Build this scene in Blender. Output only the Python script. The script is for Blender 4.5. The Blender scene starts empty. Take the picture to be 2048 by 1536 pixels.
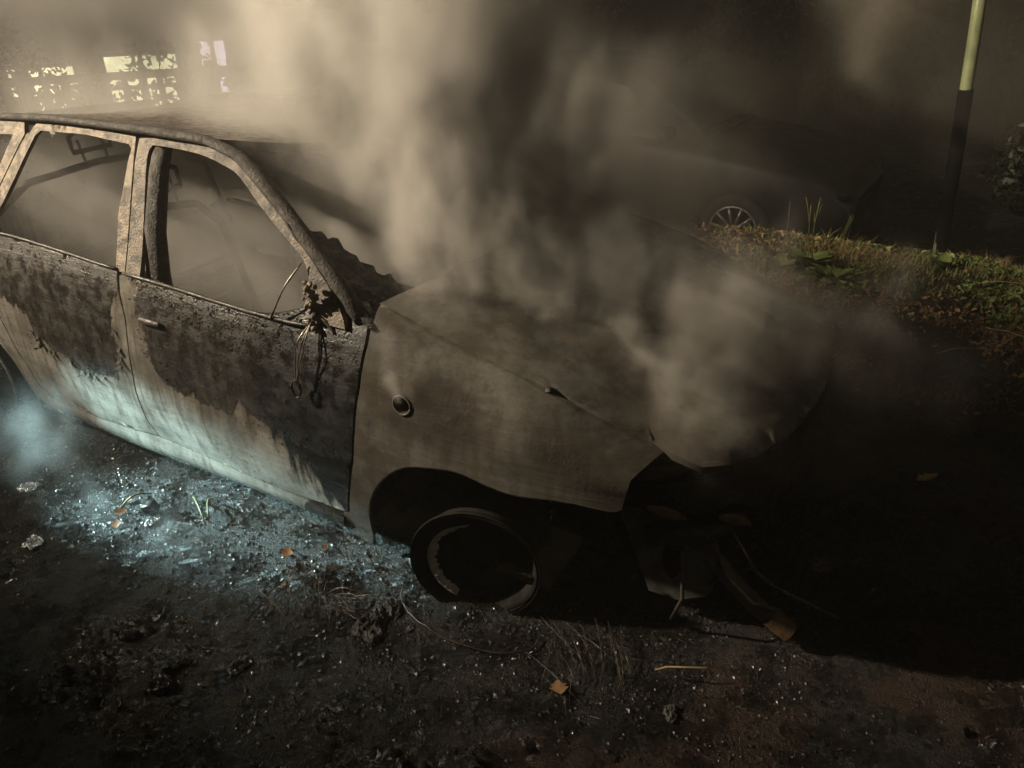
import bpy, math, random
import numpy as np
from mathutils import Vector, Matrix
from mathutils.geometry import delaunay_2d_cdt
R = math.radians
scene = bpy.context.scene
C = scene.collection

# ------------------------------------------------------------------ camera
cam_d = bpy.data.cameras.new('camera')
cam = bpy.data.objects.new('camera', cam_d); C.objects.link(cam)
cam_d.sensor_width = 36; cam_d.lens = 27.05; cam_d.clip_start = .05; cam_d.clip_end = 400
def aim(o, pos, yaw, pitch, roll=0):
    fw = Vector((math.cos(yaw)*math.cos(pitch), math.sin(yaw)*math.cos(pitch), -math.sin(pitch)))
    rt = Vector((math.sin(yaw), -math.cos(yaw), 0)); up = rt.cross(fw)
    r2 = rt*math.cos(roll)+up*math.sin(roll); u2 = up*math.cos(roll)-rt*math.sin(roll)
    m = Matrix((r2, u2, -fw)).transposed().to_4x4(); m.translation = pos
    o.matrix_world = m
CAM = Vector((1.022, -2.333, 1.848))
aim(cam, CAM, R(119.47), R(29.385), R(-.608))
scene.camera = cam
def look(o, pos, target):
    o.location = pos
    o.rotation_euler = (Vector(target)-Vector(pos)).to_track_quat('-Z', 'Y').to_euler()

# ------------------------------------------------------------------ night sky, faint warm fill sun, exposure
world = bpy.data.worlds.new('World'); scene.world = world; world.use_nodes = True
wn = world.node_tree
sky = wn.nodes.new('ShaderNodeTexSky'); sky.sky_type = 'NISHITA'; sky.sun_disc = False
sky.sun_elevation = R(38); sky.sun_rotation = R(118)
wn.links.new(sky.outputs[0], wn.nodes['Background'].inputs[0])
wn.nodes['Background'].inputs[1].default_value = .0011
fill_d = bpy.data.lights.new('night_fill', 'SUN'); fill_d.energy = .10; fill_d.angle = R(20); fill_d.color = (1, .80, .52)  # warm sun added as fill for the nose and right-hand ground
fill_sun = bpy.data.objects.new('night_fill', fill_d); C.objects.link(fill_sun); fill_sun.rotation_euler = (R(48), 0, R(62))
# two real lamps that light the place: a fire crew's floodlight behind the rear of the car, and a hand torch
FLOOD = Vector((-5.9, -3.5, 4.3)); FLOOD_W = 6000
TORCH = Vector((-3.35, -1.70, .95)); TORCH_W = 1500
scene.view_settings.view_transform = 'Standard'; scene.view_settings.look = 'None'
scene.view_settings.exposure = 0; scene.view_settings.gamma = 1
cy = scene.cycles
cy.use_denoising = True; cy.max_bounces = 5; cy.diffuse_bounces = 2; cy.glossy_bounces = 2
cy.transparent_max_bounces = 8; cy.volume_bounces = 1; cy.sample_clamp_indirect = 3
cy.volume_max_steps = 64; cy.volume_step_rate = 5
cy.use_adaptive_sampling = True; cy.adaptive_threshold = .05; cy.adaptive_min_samples = 20
cy.caustics_reflective = False; cy.caustics_refractive = False

# ------------------------------------------------------------------ helpers
rng = random.Random(5); NR = np.random.default_rng(7)
def tag(o, label=None, cat=None, group=None, kind=None):
    if label: o['label'] = label
    if cat: o['category'] = cat
    if group: o['group'] = group
    if kind: o['kind'] = kind
    return o
def empty(name, loc=(0, 0, 0), rz=0):
    o = bpy.data.objects.new(name, None); C.objects.link(o)
    o.location = loc; o.rotation_euler = (0, 0, rz); o.empty_display_size = .1
    return o
def obj(name, v, f, mat, parent=None, smooth=True, attrs=None):
    m = bpy.data.meshes.new(name)
    m.from_pydata([tuple(map(float, q)) for q in v], [], [tuple(map(int, q)) for q in f])
    if attrs:
        for k, a in attrs.items():
            at = m.attributes.new(k, 'FLOAT', 'POINT'); at.data.foreach_set('value', np.asarray(a, np.float32))
    m.materials.append(M[mat] if isinstance(mat, str) else mat)
    if smooth: m.polygons.foreach_set('use_smooth', [True]*len(m.polygons))
    m.update()
    o = bpy.data.objects.new(name, m); C.objects.link(o)
    if parent: o.parent = parent
    return o
class MB:
    """collects shapes into one mesh"""
    def __init__(s): s.v = []; s.f = []
    def add(s, v, f):
        n = len(s.v); s.v += [tuple(q) for q in v]; s.f += [tuple(i+n for i in q) for q in f]; return s
    def box(s, c, d, rot=None, bev=.0):
        x, y, z = d[0]/2, d[1]/2, d[2]/2; b = min(bev, x*.9, y*.9, z*.9)
        if b <= 0:
            v = [(i*x, j*y, k*z) for k in (-1, 1) for j in (-1, 1) for i in (-1, 1)]
            f = [(0, 2, 3, 1), (4, 5, 7, 6), (0, 1, 5, 4), (2, 6, 7, 3), (0, 4, 6, 2), (1, 3, 7, 5)]
        else:
            v = []; f = []
            ring = [(-x+b, -y), (x-b, -y), (x, -y+b), (x, y-b), (x-b, y), (-x+b, y), (-x, y-b), (-x, -y+b)]
            ins = [(max(-x+b, min(x-b, px)), max(-y+b, min(y-b, py))) for px, py in ring]
            for zz, rr in ((-z, ins), (-z+b, ring), (z-b, ring), (z, ins)): v += [(px, py, zz) for px, py in rr]
            for k in range(3):
                for i in range(8): f.append((k*8+i, k*8+(i+1) % 8, k*8+8+(i+1) % 8, k*8+8+i))
            f.append(tuple(range(7, -1, -1))); f.append(tuple(range(24, 32)))
        if rot is not None: v = [tuple(rot @ Vector(q)) for q in v]
        return s.add([(q[0]+c[0], q[1]+c[1], q[2]+c[2]) for q in v], f)
    def tube(s, path, r, n=8, flat=1., cap=True, upv=None):
        path = [Vector(q) for q in path]; m = len(path)
        rr = r if isinstance(r, (list, tuple)) else [r]*m
        v = []; f = []; prev = Vector(upv) if upv else None
        for i, q in enumerate(path):
            t = (path[min(i+1, m-1)]-path[max(i-1, 0)]).normalized()
            if prev is None:
                a = Vector((0, 0, 1)) if abs(t.z) < .9 else Vector((1, 0, 0))
            else: a = prev
            u = (a-t*a.dot(t)); u = u.normalized() if u.length > 1e-6 else t.orthogonal().normalized()
            w = t.cross(u); prev = u
            for k in range(n):
                an = 2*math.pi*k/n
                v.append(q+(u*math.cos(an)*flat+w*math.sin(an))*rr[i])
        for i in range(m-1):
            for k in range(n): f.append((i*n+k, i*n+(k+1) % n, i*n+n+(k+1) % n, i*n+n+k))
        if cap: f.append(tuple(range(n-1, -1, -1))); f.append(tuple((m-1)*n+k for k in range(n)))
        return s.add(v, f)
    def lathe(s, prof, n=48, axis='y', c=(0, 0, 0)):
        v = []; f = []; m = len(prof)
        for i in range(n):
            a = 2*math.pi*i/n
            for r, h in prof:
                if axis == 'y': v.append((c[0]+r*math.cos(a), c[1]+h, c[2]+r*math.sin(a)))
                else: v.append((c[0]+r*math.cos(a), c[1]+r*math.sin(a), c[2]+h))
        for i in range(n):
            for k in range(m-1):
                j = (i+1) % n; f.append((i*m+k, i*m+k+1, j*m+k+1, j*m+k))
        return s.add(v, f)
    def build(s, name, mat, parent=None, smooth=True): return obj(name, s.v, s.f, mat, parent, smooth)

def hashn(ix, iy, iz, seed):
    h = (ix.astype(np.int64)*374761393+iy.astype(np.int64)*668265263+iz.astype(np.int64)*2147483647+seed*974634777) & 0x7fffffff
    h = ((h ^ (h >> 13))*1274126177) & 0x7fffffff
    return ((h ^ (h >> 16)) & 0xffff)/65535.
def vnoise(x, y, z=0., seed=0):
    x, y, z = np.broadcast_arrays(np.asarray(x, float), np.asarray(y, float), np.asarray(z, float))
    ix, iy, iz = np.floor(x), np.floor(y), np.floor(z); fx, fy, fz = x-ix, y-iy, z-iz
    fx, fy, fz = [t*t*t*(t*(t*6-15)+10) for t in (fx, fy, fz)]
    r = 0
    for a in (0, 1):
        for b in (0, 1):
            for c in (0, 1):
                w = (fx if a else 1-fx)*(fy if b else 1-fy)*(fz if c else 1-fz)
                r = r+w*hashn(ix+a, iy+b, iz+c, seed)
    return r*2-1
def fbm(x, y, z=0., o=4, seed=0, g=.5):
    r = 0; a = 1; s = 0
    for k in range(o):
        r = r+a*vnoise(np.asarray(x)*2**k, np.asarray(y)*2**k, np.asarray(z)*2**k, seed+k*17); s += a; a *= g
    return r/s
def sstep(a, b, x):
    t = np.clip((np.asarray(x, float)-a)/(b-a), 0, 1); return t*t*(3-2*t)

# ------------------------------------------------------------------ materials
M = {}
def newmat(name):
    m = bpy.data.materials.new(name); m.use_nodes = True; M[name] = m
    nt = m.node_tree; return m, nt, nt.nodes['Principled BSDF']
def nd(nt, t, ins=None, **pr):
    n = nt.nodes.new(t)
    for k, v in pr.items(): setattr(n, k, v)
    for k, v in (ins or {}).items():
        if isinstance(v, bpy.types.NodeSocket): nt.links.new(v, n.inputs[k])
        else: n.inputs[k].default_value = v
    return n
def noise(nt, scale, detail=4, rough=.55, vec=None, dist=0):
    i = {'Scale': scale, 'Detail': detail, 'Roughness': rough, 'Distortion': dist}
    if vec is not None: i['Vector'] = vec
    return nd(nt, 'ShaderNodeTexNoise', i).outputs['Fac']
def ramp(nt, fac, lo, hi, a=0., b=1.):
    return nd(nt, 'ShaderNodeMapRange', {'Value': fac, 'From Min': lo, 'From Max': hi, 'To Min': a, 'To Max': b}, interpolation_type='SMOOTHSTEP').outputs[0]
def mixc(nt, fac, a, b):
    n = nt.nodes.new('ShaderNodeMix'); n.data_type = 'RGBA'
    for k, v in ((0, fac), (6, a), (7, b)):
        if isinstance(v, bpy.types.NodeSocket): nt.links.new(v, n.inputs[k])
        elif k: n.inputs[k].default_value = (*v, 1)
        else: n.inputs[k].default_value = v
    return n.outputs[2]
def mth(nt, op, a, b=None, c=None):
    n = nt.nodes.new('ShaderNodeMath'); n.operation = op
    for i, v in enumerate((a, b, c)):
        if v is None: continue
        if isinstance(v, bpy.types.NodeSocket): nt.links.new(v, n.inputs[i])
        else: n.inputs[i].default_value = v
    return n.outputs[0]
def setin(nt, bs, name, v):
    if isinstance(v, bpy.types.NodeSocket): nt.links.new(v, bs.inputs[name])
    else: bs.inputs[name].default_value = v
def bump(nt, bs, h, strength=.5, dist=.01):
    b = nd(nt, 'ShaderNodeBump', {'Height': h, 'Strength': strength, 'Distance': dist}); nt.links.new(b.outputs[0], bs.inputs['Normal'])
def coords(nt, scale=None):
    t = nd(nt, 'ShaderNodeTexCoord').outputs['Object']
    if scale: t = nd(nt, 'ShaderNodeMapping', {'Vector': t, 'Scale': scale}).outputs[0]
    return t

def mat_simple(name, ca, cb, rough=(.5, .8), scale=18, metal=0., bscale=60, bstr=.3, bdist=.004, spec=.5):
    m, nt, bs = newmat(name); v = coords(nt)
    n1 = noise(nt, scale, 5, .6, v)
    setin(nt, bs, 'Base Color', mixc(nt, ramp(nt, n1, .35, .65), ca, cb))
    setin(nt, bs, 'Roughness', ramp(nt, noise(nt, scale*2.3, 3, .6, v), .3, .7, *rough))
    bs.inputs['Metallic'].default_value = metal; bs.inputs['Specular IOR Level'].default_value = spec
    if bstr: bump(nt, bs, noise(nt, bscale, 4, .6, v), bstr, bdist)
    return m
# heat-bleached silver paint with soot, blistered char and rust fringes (shape of the stains in per-vertex distances)
def mat_paint(name, pale, pale2, sootc=(.012, .0095, .008), edge=(-.006, .010), depth=1., rusty=.06):
    m, nt, bs = newmat(name); v = coords(nt)
    so = nd(nt, 'ShaderNodeAttribute', attribute_name='soot').outputs['Fac']
    ch = nd(nt, 'ShaderNodeAttribute', attribute_name='char').outputs['Fac']
    n1 = noise(nt, 9, 6, .62, v); n2 = noise(nt, 45, 4, .6, v)
    streak = noise(nt, 1, 4, .6, coords(nt, (34, 34, 3.2)))
    e = mth(nt, 'ADD', so, mth(nt, 'MULTIPLY', mth(nt, 'SUBTRACT', n1, .5), .10))
    e = mth(nt, 'ADD', e, mth(nt, 'MULTIPLY', mth(nt, 'SUBTRACT', n2, .5), .03))
    e = mth(nt, 'ADD', e, mth(nt, 'MULTIPLY', mth(nt, 'SUBTRACT', streak, .5), .07))
    sm = ramp(nt, e, *edge, 0., depth)
    e2 = mth(nt, 'ADD', ch, mth(nt, 'MULTIPLY', mth(nt, 'SUBTRACT', streak, .5), .34))
    cm = ramp(nt, e2, -.02, .05)
    fringe = mth(nt, 'MULTIPLY', ramp(nt, e, -.06, -.002), mth(nt, 'SUBTRACT', 1., sm))
    base = mixc(nt, ramp(nt, noise(nt, 5, 5, .65, v), .36, .66), pale, pale2)
    base = mixc(nt, mth(nt, 'MULTIPLY', ramp(nt, streak, .47, .70), .65), base, (.075, .058, .042))
    base = mixc(nt, mth(nt, 'MULTIPLY', ramp(nt, noise(nt, 3.1, 6, .7, v), .44, .66), .7), base, (.085, .072, .058))
    base = mixc(nt, mth(nt, 'MULTIPLY', ramp(nt, noise(nt, 70, 3, .7, v), .56, .72), .5), base, (.06, .048, .036))
    halo = mth(nt, 'MULTIPLY', ramp(nt, mth(nt, 'ADD', e, mth(nt, 'MULTIPLY', mth(nt, 'SUBTRACT', streak, .5), .12)), -.11, .02), .62)
    base = mixc(nt, halo, base, (.060, .050, .041))
    base = mixc(nt, mth(nt, 'MULTIPLY', fringe, rusty), base, (.20, .11, .045))
    scol = mixc(nt, ramp(nt, streak, .35, .68), sootc, (.034, .027, .021))
    scol = mixc(nt, ramp(nt, n2, .64, .76), scol, (.10, .078, .06))
    col = mixc(nt, sm, base, scol)
    col = mixc(nt, cm, col, (.010, .009, .009))
    setin(nt, bs, 'Base Color', col)
    bs.inputs['Metallic'].default_value = .0
    r = ramp(nt, n1, .35, .65, .15, .36)
    r2 = ramp(nt, noise(nt, 22, 3, .6, v), .35, .65, .22, .62)
    mx = nd(nt, 'ShaderNodeMix', {0: sm, 2: r, 3: r2}).outputs[0]
    setin(nt, bs, 'Roughness', mx)
    hb = mth(nt, 'MULTIPLY', noise(nt, 130, 4, .65, v), mth(nt, 'ADD', mth(nt, 'MULTIPLY', sm, .8), .06))
    hb = mth(nt, 'ADD', hb, mth(nt, 'MULTIPLY', sm, .35))
    hb = mth(nt, 'ADD', hb, mth(nt, 'MULTIPLY', noise(nt, 1, 3, .55, coords(nt, (2.2, 2.2, 26))), 1.3))
    bump(nt, bs, hb, .75, .004)
    return m
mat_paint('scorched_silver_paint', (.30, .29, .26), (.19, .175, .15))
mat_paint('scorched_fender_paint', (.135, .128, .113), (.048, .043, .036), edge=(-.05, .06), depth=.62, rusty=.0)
mat_simple('charred_steel', (.022, .018, .015), (.075, .055, .042), (.25, .7), 14, 0, 90, .6, .006)
mat_simple('pillar_steel', (.25, .195, .135), (.07, .052, .038), (.4, .75), 24, 0, 130, .9, .006)
mat_simple('sooty_frame_steel', (.17, .135, .10), (.04, .031, .024), (.4, .75), 20, 0, 130, .9, .006)
mat_simple('pillar_char', (.02, .016, .013), (.05, .04, .031), (.6, .9), 18, 0, 120, .9, .008)
mat_simple('black_char', (.008, .007, .006), (.022, .018, .015), (.3, .75), 20, 0, 80, .8, .01)
mat_simple('soot_inside', (.03, .027, .024), (.06, .052, .045), (.6, .9), 9, 0, 60, .5, .006)
mat_simple('bare_rim', (.30, .31, .30), (.17, .165, .155), (.25, .5), 25, .7, 90, .2, .002)
mat_simple('alloy_lit_tone', (.50, .50, .47), (.34, .33, .31), (.3, .5), 25, 0, 90, .3, .002)  # rim alloy paled, with light on the ring put into its colour
mat_simple('dark_rim', (.010, .009, .008), (.02, .018, .016), (.75, .95), 20, 0, 70, .4, .004, .15)
mat_simple('rust', (.085, .045, .020), (.16, .095, .04), (.5, .85), 30, 0, 120, .5, .004)
mat_simple('grey_plate', (.10, .10, .095), (.05, .046, .042), (.5, .8), 16, .2, 80, .4, .004)
mat_simple('wire_steel', (.10, .085, .07), (.22, .19, .16), (.25, .5), 60, .6, 0, 0)
mat_simple('wire_char', (.03, .025, .02), (.08, .066, .05), (.2, .45), 60, .2, 0, 0)
mat_simple('matt_black', (.006, .006, .006), (.009, .009, .009), (.9, 1.), 20, 0, 60, .2, .004, .02)
mat_simple('dark_wood', (.035, .028, .022), (.06, .05, .04), (.6, .9), 14)
mat_simple('house_render', (.30, .28, .24), (.24, .22, .19), (.8, .95), 5)
mat_simple('roof_tile', (.10, .05, .035), (.06, .035, .03), (.7, .9), 12)
mat_simple('post_paint', (.34, .37, .20), (.22, .25, .13), (.4, .6), 7)
mat_simple('bg_paint', (.014, .014, .015), (.02, .02, .02), (.35, .5), 4, 0, 60, .05, .001, .3)
mat_simple('tyre_rubber', (.012, .012, .012), (.02, .02, .02), (.7, .9), 30)
mat_simple('hubcap_silver', (.24, .24, .23), (.17, .17, .16), (.3, .45), 20, .5, 0, 0)
mat_simple('bark', (.07, .055, .04), (.04, .03, .022), (.8, .95), 20)
mat_simple('wet_char', (.008, .007, .0065), (.022, .0185, .0155), (.14, .55), 90, 0, 300, .4, .002, .6)
mat_simple('leaf_orange', (.30, .16, .065), (.17, .08, .03), (.35, .6), 40, 0, 140, .3, .002)
mat_simple('leaf_litter', (.40, .235, .11), (.18, .10, .048), (.45, .8), 12)
mat_simple('grass_green', (.085, .13, .03), (.19, .175, .065), (.45, .7), 5, 0, 0, 0)
mat_simple('weed_green', (.14, .20, .05), (.20, .24, .08), (.4, .6), 14, 0, 90, .3, .002)
mat_simple('straw', (.46, .34, .17), (.30, .20, .09), (.5, .8), 14, 0, 0, 0)
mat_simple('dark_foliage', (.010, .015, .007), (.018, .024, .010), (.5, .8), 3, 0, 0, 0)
mat_simple('green_stem', (.11, .13, .04), (.15, .14, .055), (.4, .6), 30, 0, 0, 0)
mat_simple('molten_metal', (.55, .56, .57), (.36, .37, .38), (.12, .35), 40, .85, 160, .7, .004)
mat_simple('black_plastic', (.010, .010, .010), (.02, .02, .02), (.25, .45), 30)
mat_simple('yellow_dot', (.55, .36, .05), (.5, .3, .04), (.5, .6), 30)
m, nt, bs = newmat('dark_glass'); bs.inputs['Base Color'].default_value = (.01, .011, .012, 1); bs.inputs['Roughness'].default_value = .12; bs.inputs['Specular IOR Level'].default_value = .25
def mat_emit(name, col, s):
    m, nt, bs = newmat(name); bs.inputs['Base Color'].default_value = (.05, .05, .05, 1)
    n = noise(nt, 2.2, 4, .6, coords(nt))
    m.cycles.emission_sampling = 'NONE'
    nt.links.new(mixc(nt, ramp(nt, n, .3, .7), [c*.45 for c in col], col), bs.inputs['Emission Color']); bs.inputs['Emission Strength'].default_value = s
mat_emit('window_glow_yellow', (.80, .78, .45), 2.3)
mat_emit('window_glow_lilac', (.78, .70, .90), 3.4)
mat_emit('lamp_glow', (1, .80, .52), 30)
mat_emit('torch_glow', (.75, .95, 1), 20)

# wet, ash-covered earth
m, nt, bs = newmat('wet_ground'); v = nd(nt, 'ShaderNodeTexCoord').outputs['Object']
wet = nd(nt, 'ShaderNodeAttribute', attribute_name='wet').outputs['Fac']
clay = nd(nt, 'ShaderNodeAttribute', attribute_name='clay').outputs['Fac']
n1 = noise(nt, 7, 6, .65, v); n2 = noise(nt, 60, 5, .65, v); n3 = noise(nt, 220, 3, .6, v)
c = mixc(nt, ramp(nt, n2, .35, .65), (.006, .0052, .0045), (.019, .016, .0125))
c = mixc(nt, ramp(nt, mth(nt, 'ADD', clay, mth(nt, 'MULTIPLY', mth(nt, 'SUBTRACT', n1, .5), 1.5)), .35, .75), c, (.034, .0185, .0105))
c = mixc(nt, ramp(nt, n2, .66, .78), c, (.075, .065, .05))
setin(nt, bs, 'Base Color', c)
rr = mth(nt, 'SUBTRACT', ramp(nt, n1, .36, .64, .16, .55), mth(nt, 'MULTIPLY', wet, .10))
setin(nt, bs, 'Roughness', mth(nt, 'MAXIMUM', rr, .10)); bs.inputs['Specular IOR Level'].default_value = .5
hh = mth(nt, 'ADD', mth(nt, 'MULTIPLY', n2, .7), mth(nt, 'MULTIPLY', n3, .45))
bump(nt, bs, mth(nt, 'MULTIPLY', hh, mth(nt, 'SUBTRACT', 1., mth(nt, 'MULTIPLY', wet, .50))), 1., .038)

# ------------------------------------------------------------------ ground: one sheet to the horizon
def ramp_off(x, y):
    """how far the ground has fallen to the lower street behind the verge and behind the fence"""
    d = sstep(3.5, 4.1, y+.10*np.sin(x*1.3)-.12*(np.asarray(x)-1))*.5
    s = (-(np.asarray(x)+4.2)*.81+(np.asarray(y)-1.5)*.58)       # metres beyond the fence line
    return -np.maximum(d, sstep(.6, 6, s)*1.5)
def ground_z(x, y, fine=True):
    x = np.asarray(x, float); y = np.asarray(y, float)
    near = np.exp(-((x+.3)**2+(y+.8)**2)/30.)
    z = fbm(x*.9, y*.9, 0, 3, 1)*.028*near
    bank = sstep(1.5, 3.0, y)*sstep(4.0, 3.3, y)*sstep(-1.6, .4, x)
    z = z+bank*(.025+.04*vnoise(x*1.4, y*1.4, 0, 9))
    z = z+ramp_off(x, y)+.02*vnoise(x*.3, y*.3, 0, 3)*(1-near)
    if fine:
        u = x*.82+y*.57; w = -x*.57+y*.82
        clod = np.abs(fbm(u*7, w*15, 0, 4, 21, .6))
        lump = sstep(-.15, .5, fbm(x*2.6, y*2.6, 0, 3, 44))
        det = (.105*np.clip(.26-clod, 0, 1)+.030*np.clip(fbm(u*16, w*30, 0, 3, 63), 0, 1)+.013*fbm(x*34, y*34, 0, 2, 61))*(.28+.95*lump)
        pud = sstep(.0, .35, fbm((u+3)*.9, w*1.6, 0, 3, 77)+.25*sstep(-.2, -1.2, x))
        soft = sstep(4.5, 3., np.hypot(x+.2, y+.3))
        z = z+det*(1-.85*pud)*soft
    return z
def axis_pts(a, b, step, far, n):
    g = np.geomspace(step*1.5, far, n); c = np.cumsum(g); c = c[c < far]
    return np.concatenate([(a-c)[::-1], np.arange(a, b, step), b+c])
gx = axis_pts(-2.75, 2.0, .0135, 90, 70); gy = axis_pts(-2.05, 1.4, .0135, 110, 120)
GX, GY = np.meshgrid(gx, gy, indexing='ij'); GZ = ground_z(GX, GY)
u = GX*.82+GY*.57; w = -GX*.57+GY*.82
wetv = sstep(-.1, .3, fbm((u+3)*.9, w*1.6, 0, 3, 77)+.25*sstep(-.2, -1.2, GX))*sstep(1.6, .6, GY)
clayv = sstep(-.3, .5, GX-.0)*sstep(-.2, .35, fbm(GX*2.2+5, GY*2.2, 0, 3, 31))*.62*sstep(1.3, .2, GY)
clayv = np.maximum(clayv, sstep(2.2, 2.8, GY)*.0)
nxg, nyg = GX.shape
idx = np.arange(nxg*nyg).reshape(nxg, nyg)
quads = np.stack([idx[:-1, :-1], idx[1:, :-1], idx[1:, 1:], idx[:-1, 1:]], -1).reshape(-1, 4)
def big_mesh(name, V, F, mat, parent=None, attrs=None, smooth=True):
    V = np.asarray(V, np.float32); F = np.asarray(F, np.int32); k = F.shape[1]
    me = bpy.data.meshes.new(name)
    me.vertices.add(len(V)); me.vertices.foreach_set('co', V.ravel())
    me.loops.add(F.size); me.loops.foreach_set('vertex_index', F.ravel())
    me.polygons.add(len(F)); me.polygons.foreach_set('loop_start', np.arange(len(F), dtype=np.int32)*k)
    me.update(calc_edges=True)
    me.polygons.foreach_set('use_smooth', [smooth]*len(F))
    for kk, a in (attrs or {}).items():
        at = me.attributes.new(kk, 'FLOAT', 'POINT'); at.data.foreach_set('value', np.asarray(a, np.float32).ravel())
    me.materials.append(M[mat]); me.validate()
    o = bpy.data.objects.new(name, me); C.objects.link(o)
    if parent: o.parent = parent
    return o
tag(big_mesh('ground', np.stack([GX, GY, GZ], -1).reshape(-1, 3), quads, 'wet_ground', None, {'wet': wetv, 'clay': clayv}), kind='structure')

# ------------------------------------------------------------------ burnt car (x forward, front axle at x = 0, near side at negative y)
def cr(x, xs, yv):
    if x <= xs[0]: return yv[0]
    if x >= xs[-1]: return yv[-1]
    i = 0
    while x > xs[i+1]: i += 1
    h = xs[i+1]-xs[i]; t = (x-xs[i])/h
    def slope(k):
        if k == 0 or k == len(xs)-1:
            j = 0 if k == 0 else k-1
            return (yv[j+1]-yv[j])/(xs[j+1]-xs[j])
        a = (yv[k]-yv[k-1])/(xs[k]-xs[k-1]); b = (yv[k+1]-yv[k])/(xs[k+1]-xs[k])
        return 0 if a*b <= 0 else 2*a*b/(a+b)
    m0, m1 = slope(i)*h, slope(i+1)*h; t2, t3 = t*t, t*t*t
    return (2*t3-3*t2+1)*yv[i]+(t3-2*t2+t)*m0+(-2*t3+3*t2)*yv[i+1]+(t3-t2)*m1
def half(z): return cr(z, [0.0, .10, .20, .30, .45, .66, .80, .87, .90], [.745, .79, .818, .836, .85, .846, .825, .80, .785])
def taper(x): return cr(x, [-3.5, -3.2, -2.8, -2.2, -.2, .1, .3, .5, .65, .8], [.22, .11, .045, 0, 0, .008, .028, .07, .13, .24])
def side(x, z): return -(half(z)-taper(x))
def ysh(x): return cr(x, [-.6, -.4, .2, .47, .6, .75], [-.69, -.70, -.70, -.655, -.60, -.5])
def zsh(x): return cr(x, [-.6, -.372, -.148, .206, .468, .6, .75], [.97, .943, .884, .801, .70, .645, .58])
def fender(x, v):
    if v <= .60: return (x, side(x, v), v)
    t = min(1, (v-.60)/.30); y0 = side(x, .60); z3 = zsh(x); y3 = ysh(x)
    a, b, c, d = (1-t)**3, 3*t*(1-t)**2, 3*t*t*(1-t), t**3
    return (x, a*y0+b*(y0+.002)+c*(y3-.075)+d*y3, a*.60+b*(.60+.5*(z3-.60))+c*(z3-.012)+d*z3)
def buckle(x, z, k=.005): return float(k*fbm(x*4.5, z*5.5, 3.3, 2, 5))
def door(x, v, bk=.008):
    y, z = side(x, v), v
    if x > -.78:
        w = float(sstep(-.78, -.38, x)); f = fender(x, v)
        y, z = y+(f[1]-y)*w, z+(f[2]-z)*w
    return (x, y+buckle(x, v, bk), z)
def fmap(x, v):
    q = fender(x, v); return (q[0], q[1]+buckle(x, v, .009), q[2]+buckle(v, x, .006))
def gho(x, z): return (x, -(.80-(z-.87)*.465)+taper(x)*.8+buckle(x, z, .004), z)   # side of the greenhouse
def slump(z): return z if z < .87 else .87+(z-.87)*.79          # the far side of the roof has sunk in the fire
def mirrored(fn): return lambda a, b: (lambda q: (q[0], -q[1], slump(q[2])))(fn(a, b))
def inpoly(P, poly):
    x, y = P[:, 0], P[:, 1]; ins = np.zeros(len(P), bool); n = len(poly)
    for i in range(n):
        x0, y0 = poly[i]; x1, y1 = poly[(i+1) % n]
        c = ((y0 > y) != (y1 > y)) & (x < (x1-x0)*(y-y0)/((y1-y0) if y1 != y0 else 1e-12)+x0)
        ins ^= c
    return ins
def segdist(P, poly, closed=True):
    d = np.full(len(P), 1e9); n = len(poly)
    for i in range(n if closed else n-1):
        a = np.array(poly[i]); b = np.array(poly[(i+1) % n]); ab = b-a
        t = np.clip(((P-a)@ab)/max(ab@ab, 1e-12), 0, 1)
        d = np.minimum(d, np.linalg.norm(P-(a+t[:, None]*ab), axis=1))
    return d
def sdf(P, polys):
    r = np.full(len(P), -1.)
    for q in polys:
        d = segdist(P, q); r = np.maximum(r, np.where(inpoly(P, q), d, -d))
    return r
def densify(poly, step):
    out = []
    for i in range(len(poly)):
        a = np.array(poly[i], float); b = np.array(poly[(i+1) % len(poly)], float)
        n = max(1, int(np.linalg.norm(b-a)/step))
        for k in range(n): out.append(tuple(a+(b-a)*k/n))
    return out
def open_path(pts, step):
    out = []
    for a, b in zip(pts[:-1], pts[1:]):
        a = np.array(a, float); b = np.array(b, float); n = max(1, int(np.linalg.norm(b-a)/step))
        out += [tuple(a+(b-a)*k/n) for k in range(n)]
    return out+[tuple(pts[-1])]
def smooth(pts, n=4):
    out = []; m = len(pts)
    for i in range(m-1):
        p0, p1, p2, p3 = [np.array(pts[min(max(k, 0), m-1)], float) for k in (i-1, i, i+1, i+2)]
        for k in range(n):
            t = k/n; out.append(tuple(.5*((2*p1)+(p2-p0)*t+(2*p0-5*p1+4*p2-p3)*t*t+(3*p1-p0-3*p2+p3)*t**3)))
    return out+[tuple(pts[-1])]
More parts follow.
